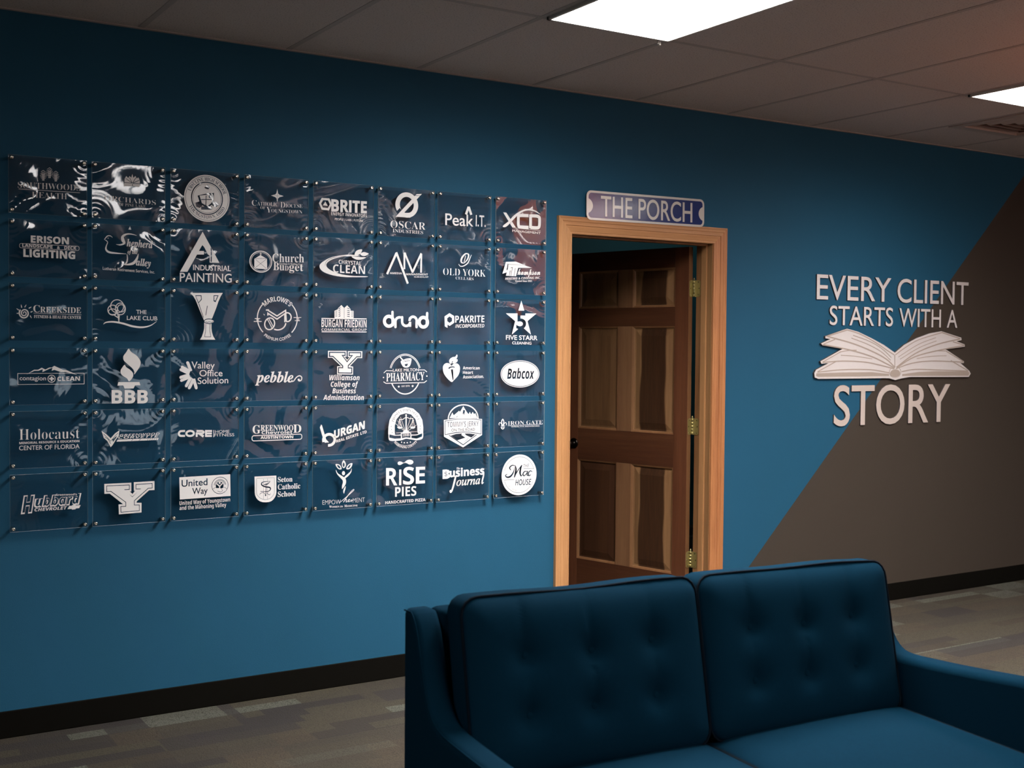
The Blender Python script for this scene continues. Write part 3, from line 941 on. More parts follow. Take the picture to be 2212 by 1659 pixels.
["t","CLEANING","S",-46.4,-103.0,61.0,-104.1,12.6,0.025,"H"],
],
[  # row 4, column 1
["p",-80.3,7.1,-54.0,24.2,-39.7,24.2,-26.7,32.0,-13.7,25.0,0.8,32.6,9.5,32.6,18.2,39.3,51.7,22.6,60.6,23.8,101.9,4.5,56.1,16.2,42.9,15.6,18.1,24.0,8.8,20.3,12.4,32.0,2.2,28.9,-23.9,15.9,-23.0,26.6,-38.2,20.5,-52.6,20.6],
["b",1.5,-111.3,-30.4,127.3,10.7,0.6],
["r",2.4,8.4,-9.6,13.1,13.5],
["s",6.0,0.0,-9.6,17.4,-9.7],
["s",6.0,8.8,-1.7,8.7,-18.2],
["t","contagion","S",-104.5,-14.2,-11.6,-15.6,10.3,0.0,"x"],
["t","CLEAN","B",29.1,-18.0,111.6,-17.5,16.0,0.01,"H"],
],
[  # row 4, column 2
["pc",-3.1,105.5,6.2,93.5,28.0,77.8,42.0,57.2,40.4,38.2,27.9,17.6,17.9,4.9,18.5,14.4,12.3,27.1,-6.3,44.6,-21.8,60.3,-23.3,76.1,-12.4,91.9],
["pc",-18.7,42.7,-12.5,33.5,3.0,22.4,13.2,9.7,12.2,-6.1,-1.8,-21.8,-9.5,-10.7,-29.6,3.6,-34.2,19.4,-28.0,32.0],
["p",-42.9,-24.6,37.8,-24.7,41.9,-37.4,20.9,-37.9,15.3,-49.8,-18.9,-50.1,-24.4,-37.4,-46.0,-38.1],
["t","BBB","B",-68.2,-106.4,71.1,-108.2,51.6,0.025,"H"],
],
[  # row 4, column 3
["s",11.9,-73.0,51.8,-59.7,17.3],
["s",11.3,-94.4,33.1,-62.8,15.8],
["s",11.3,-100.0,22.8,-66.0,7.0],
["s",11.3,-101.3,-7.5,-66.0,3.2],
["s",11.3,-98.1,-20.0,-62.8,-5.6],
["s",11.9,-78.6,-42.1,-59.7,-7.8],
["s",12.0,-66.0,-50.1,-48.6,-14.1],
["s",12.0,-48.6,-14.1,-38.1,-50.4],
["e",-73.0,50.9,5.7,5.6],
["e",-95.0,33.4,5.0,5.6],
["e",-100.6,23.1,5.0,5.6],
["e",-101.3,-7.8,5.0,5.6],
["e",-98.1,-20.3,5.0,5.6],
["e",-78.6,-42.1,5.4,5.6],
["e",-66.6,-50.1,5.4,5.6],
["e",-38.1,-50.4,5.4,5.7],
["t","Valley","S",-57.1,28.3,37.6,26.8,27.1,0.005,"H"],
["t","Office","S",-24.7,-3.9,70.1,-3.9,25.3,0.005,"H"],
["t","Solution","S",-32.0,-34.7,94.0,-32.7,25.4,0.005,"H"],
],
[  # row 4, column 4
["v",62.5,-29.3,2.7,74.6,-26.1,4.1,86.8,-10.8,4.1,100.7,-4.3,4.4,110.6,-10.9,4.8,108.5,-22.5,4.4,99.0,-26.3,4.1,93.8,-20.7,2.7],
["e",97.3,-21.1,4.9,4.6],
["t","pebble","Q",-93.9,-29.9,72.9,-31.1,30.0,0.015,"x"],
],
[  # row 4, column 5
["p",-72.1,101.4,13.7,101.9,13.8,76.2,5.0,76.2,16.9,63.4,28.8,75.3,19.6,75.3,19.5,100.7,88.0,100.4,87.4,70.8,65.4,70.7,30.0,36.2,45.0,33.9,44.5,-0.9,-30.1,1.0,-29.6,35.6,-11.7,35.6,-52.3,71.7,-72.7,71.7],
["-p",-68.1,97.4,9.3,97.2,9.4,80.0,-1.8,79.9,16.3,58.1,35.6,79.4,23.7,79.4,23.6,96.6,83.2,96.6,82.9,74.5,63.0,74.5,23.9,36.8,23.9,30.5,41.0,29.9,40.4,3.5,-26.1,5.1,-25.6,31.9,-6.6,31.2,-6.7,36.2,-49.9,75.5,-68.0,76.0],
["p",-62.7,92.8,4.6,92.5,4.6,84.3,-10.3,84.3,16.3,51.8,44.8,83.9,28.8,83.8,28.7,91.9,78.4,91.8,78.4,78.9,61.3,78.9,19.8,39.3,19.8,26.2,36.2,25.5,35.9,7.9,-21.4,9.4,-20.8,27.5,-1.5,26.8,-1.6,38.1,-47.9,79.8,-62.7,80.4],
["t","Williamson","J",-65.3,-24.2,75.5,-25.4,22.5,0.0,"H"],
["t","College of","J",-59.1,-52.3,68.8,-53.7,21.9,0,"H"],
["t","Business","J",-51.6,-80.4,58.6,-81.9,21.3,0,"H"],
["t","Administration","J",-93.3,-108.6,96.6,-111.8,21.9,0,"H"],
],
[  # row 4, column 6
["r",2.7,-3.6,0.3,78.5,88.6,18,162],
["r",2.7,-3.6,0.3,73.1,83.1,18,162],
["r",5.1,-2.9,0.3,74.9,88.6,207,333],
["s",3.0,-108.7,5.6,-96.4,16.1,-66.3,15.0],
["s",3.1,64.4,18.4,92.6,18.3,104.7,9.5],
["s",3.4,-110.2,-32.6,-97.8,-40.1,91.1,-38.6,104.7,-29.6],
["e",-110.3,-14.1,3.2,3.2],
["e",104.9,-9.4,3.3,3.3],
["pc",-26.2,56.7,-11.2,64.7,6.8,69.6,25.5,69.6,25.6,55.1,19.6,37.3,7.0,29.3,-11.0,30.9,-21.1,42.2],
["-p",-7.5,43.8,10.5,47.0,5.2,35.7,-3.8,35.7],
["-s",2.0,-16.5,55.0,21.3,59.9],
["-s",1.7,-4.0,63.1,14.0,64.7],
["v",-29.2,75.9,5.4,-18.4,64.7,6.1,-7.6,56.7,6.8],
["-s",1.7,-22.0,72.7,-1.1,55.1],
["t","LAKE MILTON","S",-64.5,10.8,63.3,12.9,12.9,0.01,"H"],
["t","PHARMACY","R",-97.2,-31.8,92.9,-26.9,36.1,0.0,"H"],
["t","EST 1970","R",-21.9,-56.9,18.4,-56.0,6.5,0,"H"],
["p",-40.9,-54.8,-34.9,-50.3,-29.8,-54.9,-34.8,-60.0],
["p",27.4,-52.9,33.6,-48.4,39.4,-53.0,33.6,-58.8],
],
[  # row 4, column 7
["pc",-65.8,37.3,-75.2,46.4,-94.3,48.5,-108.1,37.3,-109.7,20.7,-104.3,0.9,-86.9,-20.4,-65.2,-36.7,-53.7,-29.8,-29.5,-5.6,-21.6,20.4,-24.6,37.2,-36.9,47.3,-54.4,46.4],
["-pc",-82.0,26.7,-75.1,32.1,-63.0,34.2,-50.8,32.7,-48.3,27.2,-56.0,29.0,-69.9,27.2,-78.5,22.1],
["-p",-69.1,19.9,-57.6,21.1,-54.8,-27.7,-59.0,-28.9],
["pc",-38.3,88.2,-34.7,80.0,-40.5,66.2,-34.6,66.2,-35.2,57.1,-45.7,49.4,-61.3,48.5,-57.9,55.5,-61.4,58.6,-67.2,46.4,-75.3,49.5,-77.8,60.1,-71.9,69.2,-59.8,75.9,-45.9,78.4],
["t","American","B",-5.8,20.3,83.0,19.5,13.5,-0.01,"H"],
["t","Heart","B",-5.6,-0.5,48.2,-0.8,13.5,-0.01,"H"],
["t","Association.","B",-5.4,-21.9,105.6,-19.6,14.2,-0.01,"H"],
],
[  # row 4, column 8
["e",-0.3,-2.1,108.4,63.8],
["-r",2.8,-0.3,-2.1,103.2,59.3],
["-t","Babcox","J",-72.8,-24.3,79.1,-25.4,47.4,0.012,"H"],
],
[  # row 5, column 1
["t","Holocaust","R",-106.9,0.2,109.5,-0.2,40.6,-0.03,"H"],
["t","MEMORIAL RESOURCE & EDUCATION","B",-106.9,-15.1,108.8,-14.9,8.2,0,"H"],
["t","CENTER OF FLORIDA","S",-107.6,-37.9,109.4,-39.0,16.5,0,"H"],
],
[  # row 5, column 2
["p",-105.9,24.9,-88.6,12.4,-72.2,-4.4,-55.3,14.6,-39.4,24.8,-41.7,2.7,-49.0,-5.2,-56.3,-16.4,-64.9,-30.7,-72.3,-38.6,-77.6,-28.6,-85.5,-13.7,-98.1,-1.9],
["-s",1.9,-99.6,14.3,-88.6,2.6,-72.2,-15.8,-55.3,4.8,-43.6,15.8],
["-s",1.9,-94.9,1.2,-82.3,-7.3,-72.2,-25.6],
["-p",-66.5,-9.5,-49.0,4.6,-50.6,-1.9,-63.3,-19.4],
["p",-45.8,-10.2,113.1,-9.0,109.8,-17.2,-50.0,-18.2],
["-s",1.6,7.0,-17.0,13.5,-9.6],
["-s",1.6,36.1,-17.0,42.7,-10.0],
["-s",1.3,68.7,-17.5,72.7,-9.3],
["-s",1.3,77.2,-17.4,81.2,-9.3],
["-s",1.3,85.8,-17.4,89.7,-9.2],
["-s",1.3,94.3,-17.4,98.3,-9.2],
["-s",1.3,102.9,-17.3,106.8,-9.1],
["t","GREENWOOD","J",-37.8,1.9,116.4,3.5,8.6,-0.025,"H"],
["t","CORVETTE","J",-43.6,-7.7,113.1,-6.4,9.2,-0.025,"H"],
],
[  # row 5, column 3
["s",2.9,34.2,15.3,33.6,-13.3],
["sc",8.2,-83.4,15.1,-101.3,14.7,-107.6,8.6,-107.6,2.3,-102.3,-3.2,-83.4,-4.4],
["r",8.2,-62.8,4.7,15.2,10.1],
["s",8.2,-36.8,13.6,-10.3,12.8],
["sc",7.6,-10.3,12.8,-7.0,7.7,-13.5,3.4],
["s",7.6,-13.5,3.1,-35.8,3.8],
["s",7.6,-36.1,7.9,-36.1,-10.0],
["s",9.5,-24.7,2.8,-8.0,-9.4],
["s",8.0,-1.6,12.6,26.8,11.7],
["s",7.0,-1.6,2.7,26.1,1.9],
["s",8.0,-1.6,-7.4,26.1,-8.3],
["s",7.0,1.9,11.5,2.0,-7.5],
["t","HOME","S",40.4,3.0,99.1,2.1,11.5,-0.01,"H"],
["t","FITNESS","S",37.1,-10.9,119.8,-12.3,12.1,-0.01,"H"],
],
[  # row 5, column 4
["b",3.3,-106.9,-34.7,112.1,-13.0,8.6],
["t","G","R",-104.3,-4.2,-70.6,-4.3,34.0,0.0,"H"],
["t","REENWOO","R",-69.6,6.7,73.5,2.4,23.6,0,"H"],
["t","D","R",73.5,-6.6,109.2,-6.7,34.7,0.0,"H"],
["t","Chevrolet","B",-65.5,-7.7,70.0,-10.1,13.1,0,"H"],
["t","AUSTINTOWN","B",-70.6,-27.1,73.6,-28.7,11.1,0.03,"H"],
["-t","G","R",-100.2,-1.4,-74.0,-1.6,27.9,-0.045,"H"],
["-t","D","R",77.0,-3.7,105.7,-3.9,28.4,-0.045,"H"],
],
[  # row 5, column 5
["p",-102.8,24.7,-99.5,23.1,-79.3,-39.7,-66.5,-52.6,-85.9,-53.5,-96.0,-26.7,-108.4,12.5],
["r",11.6,-65.9,-41.7,26.1,23.7,-100,200],
["v",-102.8,15.4,9.6,-94.4,-11.2,10.3,-86.0,-39.5,11.6],
["t","URGAN","B",-43.1,-36.3,101.4,2.3,34.0,0.035,"H"],
["t","REAL ESTATE, LTD","B",-32.3,-55.4,110.5,-17.7,12.0,0.02,"H"],
],
[  # row 5, column 6
["p",-85.9,-27.4,-85.0,4.7,-79.2,36.6,-63.4,63.5,-36.7,83.8,0.2,92.1,37.2,83.9,66.5,60.5,83.1,32.4,88.1,-0.3,87.6,-32.9,67.1,-32.3,59.0,-22.2,57.7,7.1,48.4,36.6,26.5,58.2,0.4,64.3,-27.6,57.8,-45.4,38.9,-54.1,10.2,-54.0,-18.7,-52.1,-28.4],
["s",1.7,0.9,-20.4,-50.6,19.8],
["s",1.7,0.9,-20.4,-46.8,-22.2],
["s",1.7,0.9,-20.4,-40.0,32.4],
["s",1.7,0.9,-20.4,-25.7,48.1],
["s",1.7,0.9,-20.4,26.5,48.5],
["s",1.7,0.9,-20.4,41.1,33.5],
["s",1.7,0.9,-20.4,54.0,10.4],
["s",1.7,0.9,-20.4,56.1,-18.9],
["s",5.5,1.9,55.5,2.4,-23.7],
["e",1.9,55.5,4.3,4.5],
["sc",3.1,-32.9,38.6,-16.7,36.6,2.0,45.8,19.3,40.5,37.5,40.1],
["s",1.7,-29.3,38.5,-39.8,3.4],
["s",1.7,-29.3,38.5,-18.3,2.8],
["s",1.7,-29.3,38.5,-29.1,3.1],
["s",1.7,35.7,38.5,25.0,1.5],
["s",1.7,35.7,38.5,46.8,0.9],
["s",1.7,35.7,38.5,35.9,1.2],
["pc",-41.6,4.1,-16.5,3.4,-23.6,-3.5,-34.4,-3.2],
["pc",23.2,3.2,47.9,2.5,41.4,-4.8,29.8,-4.5],
["p",-14.5,-20.0,-9.2,-13.7,-2.0,-10.6,7.0,-10.9,14.3,-14.4,19.7,-21.0],
["pc",-84.1,-27.4,-82.4,-19.4,-52.1,-30.0,-23.5,-29.4,-21.7,-21.3,25.2,-22.8,27.1,-31.0,56.2,-31.9,83.5,-23.0,88.4,-32.9,83.7,-52.4,56.3,-57.9,27.2,-53.7,1.9,-49.6,-19.7,-55.3,-51.9,-57.4,-80.4,-53.2],
["-p",-79.9,-27.5,-53.9,-34.2,-23.4,-34.2,-23.4,-47.1,-53.8,-47.7,-80.5,-42.0],
["-p",28.9,-35.9,56.2,-35.8,83.6,-27.9,81.8,-42.5,56.3,-50.8,29.0,-47.3],
["-p",-19.2,-25.3,23.4,-25.0,24.2,-45.5,1.8,-43.1,-18.0,-46.3],
["t","1846","R",-15.5,-38.7,19.1,-37.8,13.6,-0.01,"H"],
["e",-19.7,-64.0,2.9,2.9],
["e",-6.3,-67.1,2.9,2.9],
["e",8.5,-67.3,2.9,2.9],
["e",24.0,-65.2,2.9,2.9],
["s",1.0,-51.9,-57.4,-26.8,-74.4,1.3,-80.3,31.0,-76.5,56.3,-59.6],
["-a","PROSECUTOR'S OFFICE","R",0.7,11.9,60.5,166,16,12.9,-0.035],
["-e",-71.2,7.5,1.8,1.9],
["-e",-70.1,-6.0,1.8,1.9],
["-e",-66.4,-19.9,1.8,1.9],
["-e",73.1,5.0,1.8,2.0],
["-e",72.1,-8.0,1.8,2.0],
["-e",68.9,-19.9,1.8,2.0],
["a","MAHONING COUNTY","R",0.9,-17.2,75.0,218,320,-10.4,0],
],
[  # row 5, column 7
["r",5.6,-2.1,31.6,78.4,64.5,-2,182],
["p",-73.3,37.0,-59.6,62.1,-52.5,49.7,-47.3,52.6,-24.6,68.9,-19.3,64.2,-2.6,90.0,17.8,60.3,26.7,52.4,31.9,63.1,39.2,50.6,48.0,62.7,54.5,51.8,61.6,56.3,73.2,33.4],
["-p",-2.5,73.1,-6.9,50.1,-1.6,57.7,2.0,46.9,7.1,68.3,12.6,51.2,5.3,71.4],
["-p",-40.2,40.2,-29.7,49.1,-34.9,40.1],
["-p",33.8,49.2,39.2,42.9,35.7,42.4],
["p",-103.4,29.6,-80.2,31.1,-40.1,35.0,-2.2,35.6,37.5,33.7,97.6,28.5,98.3,-45.4,-2.1,-99.1,-102.1,-46.5],
["-p",-98.2,25.5,-68.0,28.7,-33.1,31.8,-2.1,32.2,37.6,30.6,93.7,25.5,94.3,-42.2,70.3,-38.3,38.1,-32.7,-1.6,-30.5,-39.6,-31.8,-97.7,-39.7],
["p",-95.0,22.4,-68.0,26.2,-33.1,29.3,-2.1,29.8,37.6,28.1,90.5,23.1,91.1,-39.0,70.2,-35.2,38.1,-29.6,-1.6,-27.4,-39.6,-28.1,-94.6,-36.1],
["-p",-78.6,-41.2,-72.7,-40.5,-1.5,-85.2,66.7,-42.8,72.1,-43.9,-1.5,-89.9],
["-p",-67.4,-43.1,-39.5,-36.4,-7.9,-35.2,-11.4,-41.9,9.9,-54.9,-32.3,-65.7],
["-p",4.4,-35.6,31.0,-36.4,63.1,-41.2,27.7,-64.7,41.9,-55.9,13.4,-44.2],
["-v",20.5,-52.1,1.3,22.4,-61.4,1.7,10.0,-70.3,1.7,-0.5,-80.7,1.3],
["-t","TOMMY'S JERKY","B",-85.1,-4.4,80.0,-3.9,24.0,-0.03,"H"],
["-t","ON THE ROAD","S",-64.1,-24.3,60.1,-24.1,12.3,0.02,"H"],
],
[  # row 5, column 8
["pc",-94.9,26.9,-86.3,15.1,-89.8,-0.5,-94.6,-5.7,-100.1,-0.2,-102.9,15.5],
["-pc",-94.8,20.0,-90.7,13.6,-92.8,2.7,-94.6,-0.4,-97.2,2.8,-98.8,13.8],
["v",-99.0,-5.6,1.7,-102.8,4.5,3.4,-110.1,9.4,3.4,-115.6,3.3,3.1,-112.6,-3.0,2.0],
["v",-89.1,-5.9,1.7,-86.2,4.1,3.4,-78.9,8.6,3.4,-73.3,2.2,3.1,-76.2,-4.0,2.1],
["s",2.7,-104.5,-6.4,-83.2,-7.0],
["p",-106.3,-11.0,-83.1,-11.7,-86.7,-19.4,-94.4,-23.9,-102.5,-19.0],
["-e",-94.5,-17.0,2.9,2.5],
["-s",1.4,-102.6,-13.7,-86.0,-14.1],
["s",1.7,-65.8,-6.9,129.1,-4.0],
["t","IRON GATE","R",-65.9,-3.4,129.1,-3.4,17.8,-0.025,"H"],
["t","WEALTH ADVISORS","S",-48.3,-14.6,110.9,-15.0,5.4,0.01,"H"],
],
[  # row 6, column 1
["T","H","J",-102.8,-39.0,-52.5,-37.0,66.8,0.045,"H"],
["T","ubbard","J",-56.3,-17.1,115.6,-16.0,30.6,0.075,"x"],
["-t","H","J",-97.5,-35.9,-57.3,-34.2,59.9,0.0,"H"],
["-t","ubbard","J",-50.6,-15.0,110.3,-13.1,26.8,0.0,"x"],
["T","Greenwood's","B",21.8,20.6,99.0,18.5,7.0,0,"H"],
["t","CHEVROLET","J",-54.3,-33.4,62.6,-33.2,11.5,0.0,"H"],
["p",64.2,-32.6,71.2,-20.9,81.0,-20.9,81.7,-18.3,94.9,-18.5,94.9,-21.1,112.5,-20.3,107.2,-31.6,94.8,-32.1,93.9,-35.2,80.4,-35.6,80.4,-33.0],
],
[  # row 6, column 2
["p",-96.9,56.1,6.1,55.5,6.1,20.9,0.3,21.9,10.6,10.7,20.3,22.7,15.8,23.0,15.8,56.6,96.4,57.3,96.4,21.7,75.1,21.9,27.7,-18.3,26.1,-24.8,45.6,-26.1,45.5,-64.1,-41.6,-65.9,-43.1,-27.1,-25.5,-27.2,-76.4,17.5,-96.3,17.7],
["-p",-89.6,49.2,-0.3,48.3,-0.4,27.8,-22.9,27.8,9.9,0.9,42.4,27.7,22.9,28.2,22.9,49.0,88.9,49.4,88.9,28.8,72.4,28.4,19.0,-16.8,18.9,-32.0,38.4,-32.6,38.4,-57.7,-35.2,-59.4,-35.8,-34.4,-16.5,-34.7,-16.5,-20.5,-72.6,24.8,-89.1,24.4],
["p",-87.1,46.5,-2.9,45.4,-2.9,31.0,-21.6,30.7,9.9,-1.7,44.0,30.3,25.5,30.7,25.5,46.2,86.2,46.5,86.2,31.6,71.1,31.1,16.4,-15.3,16.3,-34.5,35.8,-35.0,35.8,-55.2,-32.6,-56.9,-33.2,-37.2,-14.0,-37.5,-14.0,-19.4,-71.3,27.3,-86.5,26.9],
],
[  # row 6, column 3
["p",-106.4,66.7,102.6,68.9,104.3,-20.2,-104.6,-22.2],
["-t","United","S",-97.6,28.3,8.2,30.0,27.2,0.022,"H"],
["-t","Way","S",-54.9,-4.4,9.1,-4.4,25.4,0.022,"H"],
["-r",2.3,60.0,25.3,34.0,33.9],
["-r",1.9,60.0,24.0,24.8,25.6,8,172],
["-r",1.9,60.0,24.0,20.9,21.7,8,172],
["-e",58.7,24.1,16.3,16.6],
["s",4.5,46.4,33.4,58.7,21.5,58.7,8.7],
["s",4.5,58.7,21.5,70.8,33.7],
["e",58.7,35.9,4.2,4.2],
["p",33.4,5.4,36.6,13.8,49.6,15.6,65.9,12.2,79.0,15.6,87.2,10.3,83.9,0.9,62.7,-4.3,46.4,-1.7],
["-sc",1.6,30.1,12.0,41.5,17.7,49.6,15.0],
["-sc",1.6,65.9,13.1,77.4,16.7,88.8,10.2],
["-sc",1.6,49.6,2.9,62.7,-1.1,70.8,3.2,65.9,9.9],
["t","United Way of Youngstown","B",-105.5,-45.4,102.7,-42.6,15.9,-0.01,"H"],
["t","and the Mahoning Valley","B",-105.5,-64.9,86.3,-63.4,15.9,-0.01,"H"],
],
[  # row 6, column 4
["p",-95.9,54.0,-1.1,53.4,-0.5,-18.2,-2.9,-29.5,-7.0,-37.5,-13.9,-46.3,-22.4,-52.3,-33.3,-55.5,-46.3,-56.0,-59.9,-54.5,-71.7,-50.5,-81.2,-43.8,-88.7,-34.2,-93.1,-24.2,-95.1,-12.7],
["-sc",1.3,-87.1,45.4,-87.0,-11.5,-80.2,-28.2,-65.0,-40.5,-46.3,-44.3,-27.6,-40.2,-13.9,-27.2,-9.5,-11.1,-9.6,44.7],
["-s",1.0,-87.1,46.0,-9.6,45.3],
["-s",1.0,-56.7,42.2,-56.5,-42.7],
["-s",1.0,-39.7,42.9,-39.5,-43.7],
["-v",-27.7,30.9,1.3,-60.0,29.3,3.3,-65.1,18.2,4.7,-49.8,9.2,5.3,-29.4,4.8,5.4,-27.6,-5.1,4.0,-39.6,-11.0,2.7,-70.1,-9.2,2.0],
["-v",-27.7,30.9,1.3,-39.6,20.1,4.0,-56.6,17.7,2.7],
["-s",2.7,-45.8,23.7,-47.0,-25.3],
["-v",-73.5,-23.7,1.3,-70.1,-17.4,2.0,-56.6,-14.9,2.0,-48.0,-25.2,1.7],
["-v",-25.9,-20.0,1.3,-31.0,-25.6,2.0,-41.3,-19.1,2.0,-36.1,-14.5,1.7],
["-e",-47.7,-26.9,3.1,3.3],
["t","Seton","R",5.5,25.5,70.6,24.7,21.1,0.005,"H"],
["t","Catholic","R",5.6,-6.0,105.7,-6.1,21.8,0.005,"H"],
["t","School","R",5.7,-36.6,84.8,-37.0,21.8,0.005,"H"],
],
[  # row 6, column 5
["e",1.8,48.3,7.1,9.1],
["pc",-35.2,89.3,-18.4,86.9,-8.8,75.5,-8.1,66.0,-20.0,66.6,-30.1,76.5],
["-pc",-28.5,84.2,-19.0,82.2,-13.2,74.1,-13.2,70.1,-21.7,73.0],
["pc",2.2,104.8,11.5,91.9,11.5,77.7,2.4,70.3,-4.8,78.5,-5.5,92.6],
["-pc",2.3,95.4,6.7,87.3,6.1,78.6,2.4,75.0,-1.4,79.9,-1.8,88.4],
["pc",42.9,89.8,39.6,74.8,27.6,64.3,15.7,65.5,17.3,75.9,27.5,86.4],
["-pc",35.4,84.5,29.3,82.5,21.8,74.1,21.1,69.4,29.3,72.1],
["v",-33.5,63.5,2.0,-26.6,48.1,4.6,-11.4,34.8,9.8,4.0,21.4,14.4,6.4,7.2,14.4,0.7,-6.7,11.8,-4.3,-19.0,2.6],
["v",39.6,66.3,1.3,36.2,52.9,4.6,22.6,39.4,8.5,9.0,29.0,7.2,10.8,22.7,2.0],
["v",11.9,-8.9,1.3,7.6,-19.7,6.6,4.2,-30.5,5.9,4.2,-39.9,1.3],
["v",-15.9,-78.7,1.3,-0.7,-68.0,2.3,23.0,-50.5,2.6,43.5,-34.3,2.6,51.7,-26.6,2.0,47.6,-25.1,1.6,34.9,-36.4,2.6,17.9,-56.5,3.0,2.0,-77.9,2.6],
["v",2.0,-77.3,2.0,9.5,-69.5,2.3,16.3,-66.2,2.3,17.0,-70.0,2.6,14.3,-76.8,2.6,18.0,-77.6,2.0,24.9,-73.6,2.0,31.7,-69.0,2.0,31.0,-66.4,1.6,26.5,-67.4,2.0,23.8,-73.0,2.6,26.6,-77.5,2.6,34.1,-74.8,2.0,40.2,-69.5,2.0,41.6,-72.2,2.3,38.9,-77.7,2.3,43.0,-72.9,2.0,48.5,-70.0,1.3],
["t","EMPOW","S",-94.9,-82.5,-10.8,-84.6,19.4,-0.03,"H"],
["t","MENT","S",46.5,-82.6,103.1,-82.3,19.7,-0.03,"H"],
["t","W","R",-64.1,-97.6,-53.0,-98.0,9.4,0,"H"],
["t","OMEN IN","R",-52.0,-98.0,0.1,-99.5,6.9,0,"H"],
["t","M","R",6.9,-99.3,18.1,-99.4,10.1,0,"H"],
["t","EDICINE","R",19.2,-99.2,68.6,-99.2,7.0,0,"H"],
],
[  # row 6, column 6
["pc",-38.8,80.6,-32.8,86.8,-22.7,86.4,-8.3,80.9,6.1,90.0,20.5,93.2,35.1,88.7,39.5,80.4,33.4,73.2,20.7,71.5,6.2,77.0,-8.3,79.3,-22.6,72.5,-34.1,72.3],
["-s",1.4,-4.7,81.4,11.6,75.1],
["t","R","B",-95.2,-16.4,-40.0,-18.4,77.3,0.0,"H"],
["t","I","B",-31.0,-18.3,-20.3,-18.5,69.5,0.0,"H"],
["t","S","B",-11.3,-16.1,43.1,-18.4,77.3,0.0,"H"],
["t","E","B",52.2,-16.3,98.7,-16.9,75.1,0.0,"H"],
["t","PIES","B",-50.4,-68.9,55.1,-69.3,42.2,-0.0,"H"],
["t","HANDCRAFTED PIZZA","B",-98.3,-98.8,101.5,-97.0,13.0,-0.005,"H"],
],
[  # row 6, column 7
["t","usiness","B",-71.2,4.3,112.2,8.0,28.4,0.03,"x"],
["p",-107.9,39.7,-88.8,40.3,-74.9,36.6,-71.3,27.3,-78.2,20.0,-69.5,13.4,-71.1,2.8,-83.3,-2.1,-107.6,-2.1],
["-t","$","B",-99.0,10.3,-83.4,10.1,21.4,-0.02,"H"],
["t","The","Q",-35.4,37.8,-17.1,37.8,9.2,0,"H"],
["v",-39.7,5.8,7.2,-45.5,-15.4,9.2,-53.3,-42.6,8.5,-61.9,-62.1,7.9,-68.9,-64.7,5.2],
["s",3.9,-52.0,7.0,-32.7,6.9],
["e",-65.4,-60.3,5.9,6.1],
["t","ourna","K",-35.8,-37.4,90.3,-35.1,26.0,0.02,"x"],
["v",111.4,17.4,2.0,108.0,1.4,6.7,101.7,-20.1,7.4,101.1,-34.1,5.4,110.0,-28.3,1.3],
],
[  # row 6, column 8
["e",-0.9,-3.8,97.6,96.2],
["-r",1.7,-0.9,-3.8,84.8,85.1,197,335],
["-r",1.7,-0.9,-3.8,84.8,85.1,15,165],
["-s",1.7,22.1,23.4,79.9,22.5],
["-s",1.7,-85.4,-24.7,-28.0,-25.2],
["-v",14.3,41.5,4.2,7.0,26.0,8.3,3.5,7.1,9.0,9.2,-9.1,5.5,18.6,-3.2,2.8],
["-v",13.2,41.6,3.5,-9.7,15.7,4.8,-28.1,-11.9,4.8],
["-v",-24.2,41.7,3.4,-19.2,24.0,8.3,-22.7,2.1,9.0,-28.1,-15.1,4.8],
["-v",-24.2,40.1,2.8,-41.7,42.5,4.8,-54.6,32.0,6.9,-47.0,20.6,3.4],
["-v",-24.1,36.9,2.1,-33.9,8.9,6.2,-50.5,-9.2,8.9,-69.0,-11.4,6.9,-77.2,-3.1,4.8,-67.3,2.7,2.7],
["-v",44.8,9.9,2.8,29.7,10.6,4.9,20.4,-0.1,6.3,26.2,-9.9,4.9,39.3,-1.0,4.2,46.7,9.8,4.9,43.1,-6.0,5.6,50.7,-10.5,3.5],
["-v",72.5,6.9,3.5,61.8,12.2,4.9,50.6,1.6,6.3,54.5,-10.7,5.6,65.8,-5.5,2.8],
["-t","THE","I",22.0,30.0,54.8,30.1,15.3,0.01,"H"],
["-t","HOUSE","I",-23.2,-52.4,68.2,-53.6,27.1,0.03,"H"],
["-a","MAC + CHEESE BAR","I",-0.9,-3.8,79.4,218,262,-8.9,0],
],
]
BOOK_OUTLINE = ["p", -588.8, 111.3, -414.8, 156.5, -322.7, 140.0, -210.0, 104.0, -104.7, 66.1, -9.2, 20.9, 69.4, 67.4, 177.0, 108.2, 296.7, 139.0, 403.6, 153.2, 590.7, 116.1, 593.3, 101.0, 546.0, 93.7, 623.8, 75.2, 626.4, 61.4, 443.2, 43.2, 464.1, 36.5, 620.8, -29.4, 619.0, -39.7, 587.2, -39.7, 671.8, -86.7, 687.4, -105.4, 669.8, -126.0, 124.1, -122.5, 55.4, -130.0, -2.8, -140.1, -51.4, -129.2, -99.5, -128.2, -640.5, -128.2, -667.0, -120.5, -671.1, -95.5, -657.5, -76.8, -558.6, -39.4, -616.1, -43.7, -625.2, -30.0, -448.3, 41.2, -609.7, 59.7, -623.2, 70.2, -548.5, 96.0, -588.5, 100.0]
